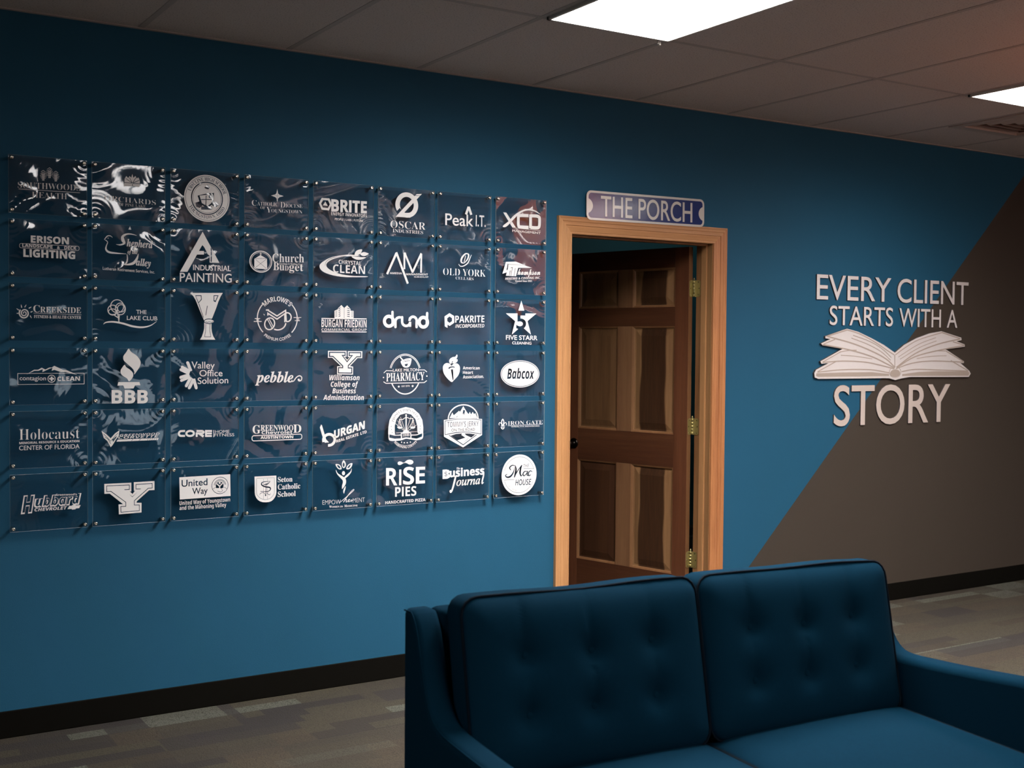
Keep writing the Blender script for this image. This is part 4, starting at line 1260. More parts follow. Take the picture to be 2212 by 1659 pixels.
BOOK_LINES = [["s", 6.4, -579.9, 110.1, -414.6, 148.9], ["sc", 5.6, -414.6, 148.9, -313.2, 129.2, -190.6, 85.5, -75.1, 34.3, -14.7, 9.1], ["sc", 7.2, -571.0, 110.2, -357.8, 70.5, -170.0, 17.6, -73.6, -21.2, -9.8, -62.5], ["sc", 4.0, -363.6, 119.0, -228.3, 86.4, -123.2, 45.1, -40.3, -6.8], ["sc", 4.0, -376.9, 102.9, -246.6, 70.1, -132.3, 28.8, -44.7, -23.1], ["s", 5.6, -601.0, 67.2, -512.7, 94.5], ["sc", 7.2, -605.4, 64.1, -393.5, 35.8, -207.2, -1.9, -73.0, -46.0, -9.6, -69.1], ["s", 5.6, -607.5, -34.3, -465.9, 24.0], ["sc", 4.8, -465.9, 24.0, -393.5, 33.3, -333.8, 34.2], ["sc", 4.0, -460.9, 5.0, -337.5, -1.0, -202.1, -15.5], ["sc", 6.4, -607.4, -36.2, -446.5, -28.0, -262.5, -34.3, -120.6, -53.8, -14.3, -73.7], ["s", 5.6, -645.8, -88.1, -500.6, -30.5], ["sc", 6.4, -645.8, -90.6, -445.3, -77.5, -214.5, -78.3, -57.1, -97.1], ["sc", 5.6, -4.0, 9.1, 79.7, 51.7, 197.2, 99.1, 409.0, 145.2], ["s", 6.4, 409.0, 145.2, 582.4, 109.8], ["sc", 7.2, 582.5, 108.4, 370.1, 73.8, 169.7, 17.0, 9.6, -62.5], ["sc", 4.0, 353.5, 113.5, 198.0, 72.4, 22.6, -3.3], ["sc", 4.0, 359.2, 94.0, 208.6, 53.8, 37.6, -16.5], ["sc", 7.2, 620.9, 67.6, 422.5, 43.1, 170.2, -1.0, 9.7, -67.2], ["s", 5.6, 514.7, 90.0, 620.8, 70.3], ["s", 5.6, 350.8, 34.6, 448.7, 33.7, 613.4, -30.1], ["sc", 4.0, 454.7, 4.5, 311.0, 0.7, 185.5, -12.9], ["sc", 6.4, 615.6, -34.2, 322.0, -27.5, 141.5, -40.9, 5.0, -72.4], ["s", 5.6, 497.3, -24.7, 663.2, -88.0], ["sc", 6.4, 663.3, -89.4, 374.8, -81.5, 172.4, -77.5, 54.3, -90.4], ["s", 4.8, -9.8, 7.8, -7.7, -67.1], ["p", -654.4, -96.8, -444.9, -92.8, -204.8, -92.5, -57.0, -103.7, -56.6, -115.4, -640.8, -116.9, -656.7, -111.2], ["p", 59.6, -105.6, 202.8, -93.0, 354.5, -89.6, 663.3, -90.8, 677.6, -103.3, 664.2, -118.4, 59.9, -116.1], ["r", 2.0, -4.1, -93.4, 50, 33], ["e", -3.9, -100.0, 43, 23]]

# ================================================================ the room shell
CEIL = 2.721
X0, X1, Y0 = -2.6, 10.2, -9.6           # room limits; the blue wall is the plane y = 0
WT = 0.116                               # thickness of the blue wall
OX0, OX1, OZ = 3.922, 4.864, 2.056       # rough opening of the doorway
def structure(o): o['kind'] = 'structure'; return o

bm = bmesh.new()
box(bm, (X0, 0, 0), (OX0, WT, CEIL+.02)); box(bm, (OX1, 0, 0), (X1, WT, CEIL+.02)); box(bm, (OX0, 0, OZ), (OX1, WT, CEIL+.02))
structure(link('wall_back', bm, M['wall']))
structure(link('wall_left', bx((X0-.1, Y0, 0), (X0, WT, CEIL+.02)), M['wall_grey']))
structure(link('wall_right', bx((X1, Y0, 0), (X1+.1, WT, CEIL+.02)), M['wall_grey']))
# rear wall with two windows behind the photographer
bm = bmesh.new()
WIN = [(3.75, 4.50)]
WZ0, WZ1 = .30, 1.25
xs_ = [X0]+[v for w in WIN for v in w]+[X1]
for i in range(0, len(xs_), 2): box(bm, (xs_[i], Y0-.12, 0), (xs_[i+1], Y0, CEIL+.02))
for a, b in WIN:
    box(bm, (a, Y0-.12, 0), (b, Y0, WZ0)); box(bm, (a, Y0-.12, WZ1), (b, Y0, CEIL+.02))
structure(link('wall_rear', bm, M['wall_rear']))
for i, (a, b) in enumerate(WIN):
    w = structure(empty('window_%d' % (i+1), ((a+b)/2, Y0-.06, WZ0)))
    hw = (b-a)/2; hz = WZ1-WZ0
    link('pane', bx((-hw+.04, -.006, .04), (hw-.04, .006, hz-.04)), M['daylight'], w)
    bm = bmesh.new()
    box(bm, (-hw, -.03, 0), (-hw+.045, .03, hz)); box(bm, (hw-.045, -.03, 0), (hw, .03, hz))
    box(bm, (-hw, -.03, 0), (hw, .03, .045)); box(bm, (-hw, -.03, hz-.045), (hw, .03, hz)); box(bm, (-.02, -.02, 0), (.02, .02, hz))
    link('window_frame', bm, M['lamp_frame'], w)

structure(link('floor', bx((X0-.1, Y0-.12, -.05), (X1+.1, 3.2, 0)), M['carpet']))

# suspended ceiling: mineral boards on a metal grid (2 ft along the wall, 4 ft across)
TX, TY = 1.8776, -1.0102
LIGHTS = []                               # (tile column, row start y) of lamps and vent: board left out
def colx(i): return TX+.6096*(i-1)        # colx(1) = first bar seen at the wall
ROWS = [0.0, TY]
while ROWS[-1] > Y0: ROWS.append(ROWS[-1]-1.2192)
ROWS[-1] = Y0
LAMP_CELLS = [(3, 1), (7, 1), (3, 4), (8, 6), (11, 6), (2, 4), (-3, 2), (9, 3)]
VENT_CELL = (8, 0)
ceil_root = structure(empty('ceiling', (0, 0, CEIL)))
bm = bmesh.new()
i0, i1 = -7, 15
edges_x = [X0]+[colx(i) for i in range(i0, i1) if X0 < colx(i) < X1]+[X1]
for r in range(len(ROWS)-1):
    for k in range(len(edges_x)-1):
        ci = round((edges_x[k]-TX)/.6096)+1 if k else None
        if ci is not None and (ci, r) in LAMP_CELLS: continue
        if (ci, r) == VENT_CELL:
            box(bm, (edges_x[k], ROWS[r+1], 0), (edges_x[k+1], ROWS[r+1]+.578, .016)) if False else None
            box(bm, (edges_x[k], -.430, 0), (edges_x[k+1], 0, .016))
            continue
        box(bm, (edges_x[k], ROWS[r+1], 0), (edges_x[k+1], ROWS[r], .016))
link('ceiling_board', bm, M['tile'], ceil_root)
bm = bmesh.new()
for x in edges_x[1:-1]: box(bm, (x-.012, Y0, -.0012), (x+.012, 0, .0))
for y in ROWS[1:-1]: box(bm, (X0, y-.012, -.0014), (X1, y+.012, 0))
box(bm, (X0, -.018, -.004), (X1, 0, 0))
link('ceiling_grid', bm, M['tbar'], ceil_root)

def trough_light(cell, label, mat, group=None):
    c, r = cell
    xa, xb = colx(c), colx(c+1); yb, ya = ROWS[r], ROWS[r+1]
    t = empty('ceiling_light', ((xa+xb)/2, (ya+yb)/2, CEIL-.002))
    tag(t, label, 'ceiling light', group)
    hx, hy = (xb-xa)/2-.013, (yb-ya)/2-.013
    bm = bmesh.new()
    for s in (-1, 1):
        box(bm, (s*hx-(.012 if s > 0 else 0), -hy, -.010), (s*hx+(.012 if s < 0 else 0), hy, .03))
        box(bm, (-hx, s*hy-(.012 if s > 0 else 0), -.010), (hx, s*hy+(.012 if s < 0 else 0), .03))
    box(bm, (-hx, -hy, .03), (hx, hy, .05))
    link('light_frame', bm, M['lamp_frame'], t)
    link('diffuser', bx((-hx+.013, -hy+.013, .002), (hx-.013, hy-.013, .008)), mat, t)
    return t
trough_light(LAMP_CELLS[0], 'large lit ceiling light panel above the door and couch', M['diffuser'])
trough_light(LAMP_CELLS[1], 'lit ceiling light panel at the right edge beside the air vent', M['diffuser_b'])
for cell, lab, mt in ((LAMP_CELLS[2], 'dim lit ceiling panel over the middle of the room, behind the camera', 'diffuser_mid'),
                      (LAMP_CELLS[3], 'lit ceiling panel by the rear wall, nearest the window', 'diffuser_rear'),
                      (LAMP_CELLS[4], 'lit ceiling panel by the rear wall, in its right half', 'diffuser_rear'),
                      (LAMP_CELLS[5], 'added dim lit ceiling panel over the left middle of the room, behind the camera', 'diffuser_mid'),  # extra panel added to widen the glare on the plaques
                      (LAMP_CELLS[6], 'lit ceiling panel far left of the couch, outside the photo', 'diffuser_left'),
                      (LAMP_CELLS[7], 'dim lit ceiling panel over the right middle of the room, outside the photo', 'diffuser_mid')):
    trough_light(cell, lab, M[mt])

# air vent: square stepped diffuser set into the ceiling
t = tag(empty('air_vent', (colx(VENT_CELL[0])+.3048, -.725, CEIL-.002)), 'square louvred metal air vent in the ceiling at the right edge', 'air vent')
bm = bmesh.new()
box(bm, (-.29, -.285, .06), (.29, .285, .065))
link('duct_shade', bm, M['black'], t)
def sq_ring(bm, h, z0, h2, z1):
    a = [bm.verts.new((s*h, q*h, z0)) for s, q in ((-1, -1), (1, -1), (1, 1), (-1, 1))]
    b = [bm.verts.new((s*h2, q*h2, z1)) for s, q in ((-1, -1), (1, -1), (1, 1), (-1, 1))]
    for i in range(4): bm.faces.new((a[i], a[(i+1) % 4], b[(i+1) % 4], b[i]))
bm = bmesh.new(); sq_ring(bm, .29, -.004, .235, -.004); sq_ring(bm, .29, -.004, .29, .06); sq_ring(bm, .235, -.004, .235, .03)
link('vent_frame', bm, M['vent_metal'], t)
for k in range(4):          # stepped louvres, each sloping down toward the middle
    bm = bmesh.new(); h = .228-.052*k; sq_ring(bm, h, .030, h-.034, .000); sq_ring(bm, h-.034, .000, h-.040, .000); sq_ring(bm, h-.040, .000, h-.006, .032)
    link('louvre', bm, M['vent_metal'], t)

bm = bmesh.new()   # little broken clip hanging at the lamp corner
box(bm, (-.008, -.003, -.016), (.004, .003, 0)); box(bm, (.0, -.004, -.02), (.007, .002, -.006))
o = link('ceiling_clip', bm, M['lamp_frame'], None, (3.66, -1.005, CEIL-.004))
tag(o, 'tiny broken white clip hanging from the ceiling at the large light corner', 'clip')

# baseboards
structure(link('baseboard_left', bx((X0, -.007, 0), (3.861, 0, .103), .003), M['base']))
structure(link('baseboard_right', bx((4.932, -.007, 0), (X1, 0, .103), .003), M['base']))

# room beyond the doorway
bm = bmesh.new()
box(bm, (2.2, 2.9, 0), (7.6, 3.0, CEIL)); box(bm, (2.1, WT, 0), (2.2, 3.0, CEIL)); box(bm, (7.6, WT, 0), (7.7, 3.0, CEIL))
structure(link('wall_beyond', bm, M['wall_dark']))
structure(link('ceiling_beyond', bx((2.1, WT, CEIL), (7.7, 3.0, CEIL+.02)), M['tile']))

# ================================================================ doorway
JX0, JX1, JZ = 3.944, 4.842, 2.038       # clear opening
cas = structure(empty('trim_1', (0, 0, 0)))
PROF = [(0, 0), (0, .0095), (.003, .012), (.008, .012), (.0095, .0105), (.012, .0105), (.014, .0125), (.034, .0165), (.0365, .0150), (.0395, .0150), (.042, .0185),
        (.053, .0185), (.0555, .0168), (.059, .0168), (.062, .0195), (.070, .0195), (.072, .018), (.0745, .018), (.077, .0195), (.084, .0195), (.084, 0)]
def casing_piece(name, a, b, fa, fb, mat):
    """sweep the moulding profile between two mitred ends; f(u) gives the corner point for offset u"""
    bm = bmesh.new(); A = []; B = []
    for u, d in PROF:
        xa, za = fa(u); xb, zb = fb(u)
        A.append(bm.verts.new((xa, -d, za))); B.append(bm.verts.new((xb, -d, zb)))
    for i in range(len(PROF)-1): bm.faces.new((A[i], A[i+1], B[i+1], B[i]))
    bm.faces.new(A); bm.faces.new(B)
    return link(name, bm, mat, cas)
il, ir, it = 3.941, 4.847, 2.036
casing_piece('casing_side', 0, 0, lambda u: (il-u, 0), lambda u: (il-u, it+u), M['casing'])
casing_piece('casing_side', 0, 0, lambda u: (ir+u, 0), lambda u: (ir+u, it+u), M['casing_red'])
bmh = bmesh.new()
A = []; B = []
for u, d in PROF:
    A.append(bmh.verts.new((il-u-4.394, -d, it+u))); B.append(bmh.verts.new((ir+u-4.394, -d, it+u)))
for i in range(len(PROF)-1): bmh.faces.new((A[i], A[i+1], B[i+1], B[i]))
M['casing_x'] = wood('head_casing_wood', (.36, .165, .065, 1), (.48, .235, .098, 1), (.58, .30, .135, 1), axis='x')
link('casing_head', bmh, M['casing_x'], cas, (4.394, 0, 0))

jm = structure(empty('trim_2', (0, 0, 0)))   # jamb and door stop
link('jamb_side', bx((OX0, -.001, 0), (JX0, WT+.004, OZ)), M['jamb'], jm)
link('jamb_side', bx((JX1, -.001, 0), (OX1, WT+.004, OZ)), M['jamb'], jm)
link('jamb_head', bx((JX0, -.001, JZ), (JX1, WT+.004, OZ)), M['jamb'], jm)
SY0, SY1 = .032, .070
link('door_stop', bx((JX0, SY0, 0), (JX0+.011, SY1, JZ), .002), M['casing'], jm)
link('door_stop', bx((JX1-.011, SY0, 0), (JX1, SY1, JZ), .002), M['casing'], jm)
link('door_stop', bx((JX0+.011, SY0, JZ-.011), (JX1-.011, SY1, JZ), .002), M['jamb'], jm)

# six-panel door, hinged at the right jamb, swung into the dark room beyond
DW, DT, DH = .860, .035, 2.022
TH = 76.0
DOORP = (4.833, .138)
door = structure(empty('door_1', (DOORP[0], DOORP[1], .006), -rad(TH)))
# local frame: x runs to the left (negative) from the hinge, y = -DT is the near face, y = 0 the far face
S_, PN, MU = .090, .288, .104
xr = [-.001, -S_, -S_-PN, -S_-PN-MU, -S_-2*PN-MU, -DW]
RZ = [0, .257, .835, 1.015, 1.600, 1.704, 1.915, DH]
def door_part(name, x0, x1, z0, z1, mat, b=.0012):
    cx, cz = (x0+x1)/2, (z0+z1)/2
    return link(name, bx((x0-cx, -DT, z0-cz), (x1-cx, 0, z1-cz), b), mat, door, (cx, 0, cz))
hs = door_part('stile', xr[1], xr[0], 0, DH, [M['stile'], M['bead']])
for f in hs.data.polygons: f.material_index = 1 if f.normal.x > .9 else 0
door_part('stile', xr[5], xr[4], 0, DH, M['stile'])
for a in (0, 2, 4, 6): door_part('rail', xr[4], xr[1], RZ[a], RZ[a+1], M['rail'])
for a in (1, 3, 5): door_part('mullion', xr[3], xr[2], RZ[a], RZ[a+1], M['mullion'])
def raised_panel(x0, x1, z0, z1, mat):
    """sticking bead, sunk margin, bevel and raised field on both faces"""
    cx, cz = (x0+x1)/2, (z0+z1)/2; hx, hz = (x1-x0)/2, (z1-z0)/2
    bm = bmesh.new()
    steps = [(0, 0.0005), (.008, .0045), (.012, .011), (.020, .0125), (.050, .005), (.054, .004)]
    for s in (0, 1):
        rings = []
        for ins, dep in steps:
            y = (-DT+dep) if s == 0 else -dep
            rings.append([bm.verts.new((sx*(hx-ins), y, sz*(hz-ins))) for sx, sz in ((-1, -1), (1, -1), (1, 1), (-1, 1))])
        for a, b in zip(rings, rings[1:]):
            for i in range(4):
                f = bm.faces.new((a[i], a[(i+1) % 4], b[(i+1) % 4], b[i])); f.material_index = 1 if a is rings[0] or a is rings[1] else 0
        bm.faces.new(rings[-1])
        if s == 0: r0 = rings[0]
        else:
            for i in range(4): bm.faces.new((r0[i], r0[(i+1) % 4], rings[0][(i+1) % 4], rings[0][i]))
    return link('panel', bm, [mat, M['bead']], door, (cx, 0, cz))
for a in (1, 3, 5):
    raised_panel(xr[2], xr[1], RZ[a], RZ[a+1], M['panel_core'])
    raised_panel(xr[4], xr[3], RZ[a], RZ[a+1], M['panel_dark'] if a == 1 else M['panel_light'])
# knob on the near face (and its twin on the far face)
for s, y in ((-1, -DT), (1, 0)):
    bm = bmesh.new()
    lathe(bm, [(.031, y), (.031, y+s*.004), (.024, y+s*.009), (.012, y+s*.012), (.011, y+s*.030), (.020, y+s*.036), (.027, y+s*.046), (.027, y+s*.056), (.018, y+s*.064), (.002, y+s*.066)], 20)
    link('knob', bm, M['bronze'], door, (xr[5]+.062, 0, .924))
# hinges: one leaf on the door edge, one on the jamb, the knuckle standing in the open gap
def hinge_strip(path, far_round):
    """flat leaf that follows a path seen from above; its outer corners are rounded"""
    bm = bmesh.new(); HH = .044; P = [Vector((x, y, 0)) for x, y in path]
    S = [0]
    for a, b in zip(P, P[1:]): S.append(S[-1]+(b-a).length)
    r = .012; T = S[-1]
    ss = sorted(set([round(v, 5) for v in S]+[round(T-r+r*math.sin(rad(a)), 5) for a in (0, 20, 40, 60, 75, 90)]))
    def at(q):
        for k in range(len(S)-1):
            if q <= S[k+1]+1e-6: return P[k].lerp(P[k+1], (q-S[k])/(S[k+1]-S[k]))
        return P[-1]
    cols = []
    for q in ss:
        h = HH-r+math.sqrt(max(r*r-max(q-(T-r), 0)**2, 0)) if q > T-r else HH
        p = at(q); d = (P[-1]-P[-2]).normalized(); nrm = Vector((-d.y, d.x, 0))*far_round*.0012
        cols.append([bm.verts.new((p.x+s_*nrm.x, p.y+s_*nrm.y, z)) for s_, z in ((0, -h), (0, h), (1, h), (1, -h))])
    for a, b in zip(cols, cols[1:]):
        for i in range(4): bm.faces.new((a[i], a[(i+1) % 4], b[(i+1) % 4], b[i]))
    bm.faces.new(cols[0]); bm.faces.new(cols[-1])
    return bm
KX, KY = 4.8365, .1315                      # hinge pin, world
dx_, dy_ = -math.sin(rad(TH)), -math.cos(rad(TH))   # along the door edge, from far face to near face
en = Vector((-dy_, dx_, 0))
if en.x < 0: en = -en                       # door edge normal, toward the jamb
HXW, HYW = DOORP
for hz in (1.806, 1.068, .352):
    h = empty('hinge', (KX, KY, hz))
    h.parent = door; h.matrix_parent_inverse = Matrix.Translation((HXW, HYW, .006)) @ Matrix.Rotation(-rad(TH), 4, 'Z')
    h.matrix_parent_inverse = h.matrix_parent_inverse.inverted()
    e0 = Vector((HXW-KX, HYW-KY, 0))+en*.0016
    e1 = e0+Vector((dx_, dy_, 0))*.033
    j0 = Vector((4.8405-KX, .119-KY, 0)); j1 = j0+Vector((0, -.034, 0))
    link('hinge_leaf', hinge_strip([(0, 0), e0[:2], e1[:2]], 1), M['brass'], h)
    link('hinge_leaf', hinge_strip([(0, 0), j0[:2], j1[:2]], -1), M['brass'], h)
    bm = bmesh.new(); HH = .044
    for k in range(5): lathe(bm, [(.0056, -HH+k*.0176+.0007), (.0056, -HH+(k+1)*.0176-.0007)], 12, 'z')
    lathe(bm, [(.0030, -HH), (.0030, HH+.002), (.0050, HH+.003), (.0050, HH+.006), (.0028, HH+.008), (.0024, HH+.012), (.001, HH+.0135)], 10, 'z')
    link('hinge_knuckle', bm, M['brass'], h)
    for base, d, nn in ((e0, Vector((dx_, dy_, 0)), en), (j0, Vector((0, -1, 0)), Vector((-1, 0, 0)))):
        for z in (-.034, 0, .034):
            c = base+d*(.026 if z == 0 else .020)+nn*.0018
            bm = bmesh.new(); up = Vector((0, 0, 1))
            rings = []
            for rr, off in ((.0042, 0), (.0038, .0008), (.0020, .0004)):
                rings.append([bm.verts.new(c+nn*off+d*rr*math.cos(a*math.pi/5)+up*(z+rr*math.sin(a*math.pi/5))) for a in range(10)])
            for A_, B_ in zip(rings, rings[1:]):
                for i in range(10): bm.faces.new((A_[i], A_[(i+1) % 10], B_[(i+1) % 10], B_[i]))
            f = bm.faces.new(rings[-1]); f.material_index = 1
            link('hinge_screw', bm, [M['screw'], M['dark_hole']], h)

# ================================================================ THE PORCH sign
SGX, SGZ = 4.392, 2.1845
sign = tag(empty('street_sign', (SGX, -.0185, SGZ)), 'white and blue metal street sign reading THE PORCH above the door', 'sign')
sign.rotation_euler = (0, rad(-.55), 0)
W2, H2 = 375.0, 71.5
link('plate', relief([['p']+[float(v) for v in np.ravel(rrect(-W2, -H2, W2, H2, 27, 6))]], 2.5*.001, 0.0), M['sign_white'], sign)
ib = rrect(-W2+12, -H2+11, W2-12, H2-11, 17, 6)
blue = [['p']+[float(v) for v in np.ravel(ib)], ['-e', -W2-4, -3, 42, 38], ['-e', W2+4, -3, 42, 38]]
link('blue_field', relief(blue, .0005, -.0025), M['sign_blue'], sign)
link('lettering', relief([['t', 'THE', 'S', -290, -50, -96, -50, 99, .010, 'H'], ['t', 'PORCH', 'S', -58, -50, 293, -50, 99, .010, 'H']], .0016, -.0030), M['sign_white'], sign)

# ================================================================ slogan on the wall: single raised letters and a book
WORDS = [('EVERY', 0, 5.611, 6.222, 1.7685, .1385), ('CLIENT', 0, 6.278, 6.924, 1.7685, .1385),
         ('STARTS', 0, 5.716, 6.243, 1.6265, .1075), ('WITH', 0, 6.297, 6.671, 1.6265, .1075), ('A', 0, 6.727, 6.825, 1.6265, .1075),
         ('STORY', 1, 5.762, 6.770, 1.0545, .2270)]
SIZES = {'EVERY': 'top line', 'CLIENT': 'top line', 'STARTS': 'second line', 'WITH': 'second line', 'A': 'second line', 'STORY': 'bottom line under the book'}
ORD = ['first', 'second', 'third', 'fourth', 'fifth', 'last']
for word, beige, xa, xb, z, h in WORDS:
    cs = text_fit(word, 'S', (xa*1000, z*1000), (xb*1000, z*1000), h*1000, .006 if word != 'STORY' else .012)
    idx = sorted({i for i, _ in cs})
    if len(idx) != len(word):       # no per-letter index: group outlines by their horizontal overlap
        cs2 = []; spans = []
        for _, p in sorted(cs, key=lambda q: q[1][:, 0].min()):
            if spans and p[:, 0].min() < spans[-1] - 2 and p[:, 0].max() <= spans[-1]+1: cs2.append((len(spans)-1, p))
            else: spans.append(p[:, 0].max()); cs2.append((len(spans)-1, p))
        cs = cs2; idx = sorted({i for i, _ in cs})
    for n_, i in enumerate(idx):
        ps = [p for j, p in cs if j == i]
        mn = np.min([p.min(0) for p in ps], 0); mx = np.max([p.max(0) for p in ps], 0); c = (mn+mx)/2
        ps = [p-c for p in ps]
        big = max(ps, key=lambda p: abs(area2(p)))
        ops = [['p']+[float(v) for v in np.ravel(big)]]+[['-p']+[float(v) for v in np.ravel(p)] for p in ps if p is not big]
        o = link('wall_letter', relief(ops, .0085, 0.0, side=1), [M['letter_beige'] if beige else M['letter_white'], M['board_edge']], None, (c[0]/1000, 0, c[1]/1000))
        pos = ORD[n_] if n_ < len(idx)-1 else 'last'
        where = 'the lone one-letter word' if len(word) == 1 else '%s letter of %s' % (pos, word)
        tag(o, 'raised %s letter %s, %s of the wall slogan' % ('beige' if beige else 'white', word[n_], where), 'letter', 'raised letters of the wall slogan')
book = tag(empty('open_book_sign', (6.268, 0, 1.45)), 'white cut-out of an open book on the wall, between the slogan lines', 'wall sign')
link('backing_board', relief([BOOK_OUTLINE], .013, 0.0, side=1), [M['letter_white'], M['board_edge']], book)
link('page_lines', relief(BOOK_LINES, .0012, -.013), M['book_tan'], book)

# ================================================================ acrylic plaques
PX = [(1.39230, 1.66985), (1.69056, 1.96731), (1.99099, 2.27036), (2.29307, 2.57284), (2.59452, 2.87526), (2.89573, 3.17542), (3.19123, 3.47318), (3.49499, 3.77922)]
PZ = [(2.18272, 1.96963), (1.94693, 1.73375), (1.71045, 1.49526), (1.46901, 1.25553), (1.23249, 1.01577), (.99404, .78054)]
PLAQUE_LOOK = [
 ['a trio of little trees over two lines of serif capitals', 'a fan-shaped leaf emblem, half hidden by a bright reflection', 'a round school seal, streaked by reflections', 'a slim four-pointed star over two small-capital lines', 'a hexagon holding a triangle beside fat capitals', 'a big slashed ring over two serif lines', 'thin letters and a caret roof above them', 'a big X crossed by a rising arc'],
 ['chunky deco capitals around an outlined bar', 'a dove outline and swooping script', 'a huge tall A above two lines of thin capitals', 'a ringed envelope topped by a cross', 'a sweeping crescent with three leaves', 'giant overlapping thin-stroke A and M', 'a curly monogram above serif capitals', 'stacked slanted roof shapes and brush script'],
 ['a spiral sun with rays', 'a tree of overlapping rings on a wavy ground line', 'a tall banded pillar-like Y', 'a round badge around a coffee mug and bean', 'a white tower block over two ruled lines', 'one rounded lower-case word only', 'a hexagonal letter P beside bold capitals', 'a large star pierced by the numeral 5'],
 ['a mountain ridge above a thin framed box', 'a flame over a torch base and three capital Bs', 'a burst of rounded rays beside three text lines', 'one bold italic word with a curling tail', 'an outlined block Y over four italic lines', 'a mortar and pestle inside a split ring', 'a heart with a torch and flame', 'a solid white oval with dark slanted lettering'],
 ['three plain text lines, the top one large serif', 'a winged V flag emblem and striped bar', 'wide heavy capitals, a thin bar and two small words', 'outlined serif capitals over a rounded bar', 'tilted bold lettering with an oversized b', 'balance scales in an arch with a ribbon', 'a mountain-and-road crest pointed at the bottom', 'a tiny fleur-de-lis beside spaced capitals'],
 ['hollow outlined slanted lettering and a bow tie shape', 'only a big solid block Y', 'a solid white rectangle with a rainbow roundel', 'a white shield with a monogram', 'a dancing figure with three leaf petals', 'three stacked words under a twisted pretzel curl', 'a dollar sign in the B over italic script', 'a solid white disc with dark script'],
]
ROWN = ['top', 'second', 'third', 'fourth', 'fifth', 'bottom']
GROUP = 'clear acrylic logo plaques on the blue wall'
PW, PH, PT = .2796, .2140, .005
PY = -.030
def panel_bm():
    bm = bmesh.new()
    fs = box(bm, (-PW/2, PY+.0005, -PH/2), (PW/2, PY+.0005+PT, PH/2))
    for f in fs:
        f.material_index = 0 if abs(f.normal.y) > .5 or abs(sum(v.co.y for v in f.verts)/4-(PY+.0005+PT/2)) > .002 else 1
    return bm
def standoff_bm():
    bm = bmesh.new()
    lathe(bm, [(.0056, 0), (.0056, PY+.0045+.0012)], 14)
    lathe(bm, [(.0068, PY-.0002), (.0068, PY-.0040), (.0056, PY-.0058), (.0022, PY-.0060), (.0016, PY-.0050)], 14)
    return bm
proto = empty('acrylic_plaque')
p_panel = link('panel', panel_bm(), [M['acrylic'], M['acrylic_edge']], proto)
p_st = []
for sx, sz in ((-1, 1), (1, 1), (-1, -1), (1, -1)):
    s = link('standoff', standoff_bm() if not p_st else p_st[0].data, M['chrome'], proto, (sx*(PW/2-.011), 0, sz*(PH/2-.011)))
    p_st.append(s)
def split_ops(ops):
    text = []; emb = []
    for op in ops:
        (text if op[0] in ('t', 'a') else emb).append(op)
    return text, emb
first = True
for r in range(6):
    for c in range(8):
        loc = ((PX[c][0]+PX[c][1])/2, 0, (PZ[r][0]+PZ[r][1])/2)
        if first: root = proto; first = False
        else:
            root = proto.copy(); COL.objects.link(root)
            for ch in [p_panel]+p_st:
                d = ch.copy(); COL.objects.link(d); d.parent = root
        root.location = loc
        tag(root, '%s row plaque with %s' % (ROWN[r], PLAQUE_LOOK[r][c]), 'plaque', GROUP)
        text, emb = split_ops(LOGOS[r*8+c])
        if text and emb and r == 5 and c == 0: pass
        if text: link('lettering', relief(text, .0007, PY), M['vinyl'], root)
        if emb: link('emblem', relief(emb, .0007, PY), M['vinyl'], root)

# ================================================================ sofa
SOFX, SOFY = 2.035, -1.987               # rear left corner; depth d runs toward the camera (-y)
sofa = tag(empty('sofa', (SOFX, SOFY, 0)), 'dark blue two-seat button-tufted fabric sofa with its back to the wall', 'sofa')
sofa.rotation_euler = (0, 0, rad(-2.4))
SW, AT = 1.660, .078                     # total width, arm thickness
PROFILE = [(0, .16), (0, .790), (.006, .802), (.048, .803), (.066, .790), (.092, .737), (.121, .650), (.148, .592), (.166, .565), (.192, .543), (.245, .531), (.330, .525), (.430, .519), (.600, .513), (.800, .508), (.815, .495), (.818, .16)]
def profile_smooth():
    P = np.array(PROFILE); top = catmull(P[3:-2], False, 4)
    d = np.r_[0, np.cumsum(np.linalg.norm(np.diff(top, axis=0), axis=1))]
    n = int(d[-1]/.014); q = np.linspace(0, d[-1], n)
    top = np.stack([np.interp(q, d, top[:, 0]), np.interp(q, d, top[:, 1])], 1)
    for _ in range(3): top[1:-1] = (top[:-2]+2*top[1:-1]+top[2:])/4
    return [tuple(q) for q in P[:3]]+[tuple(q) for q in top]+[tuple(q) for q in P[-2:]]
PS = profile_smooth()
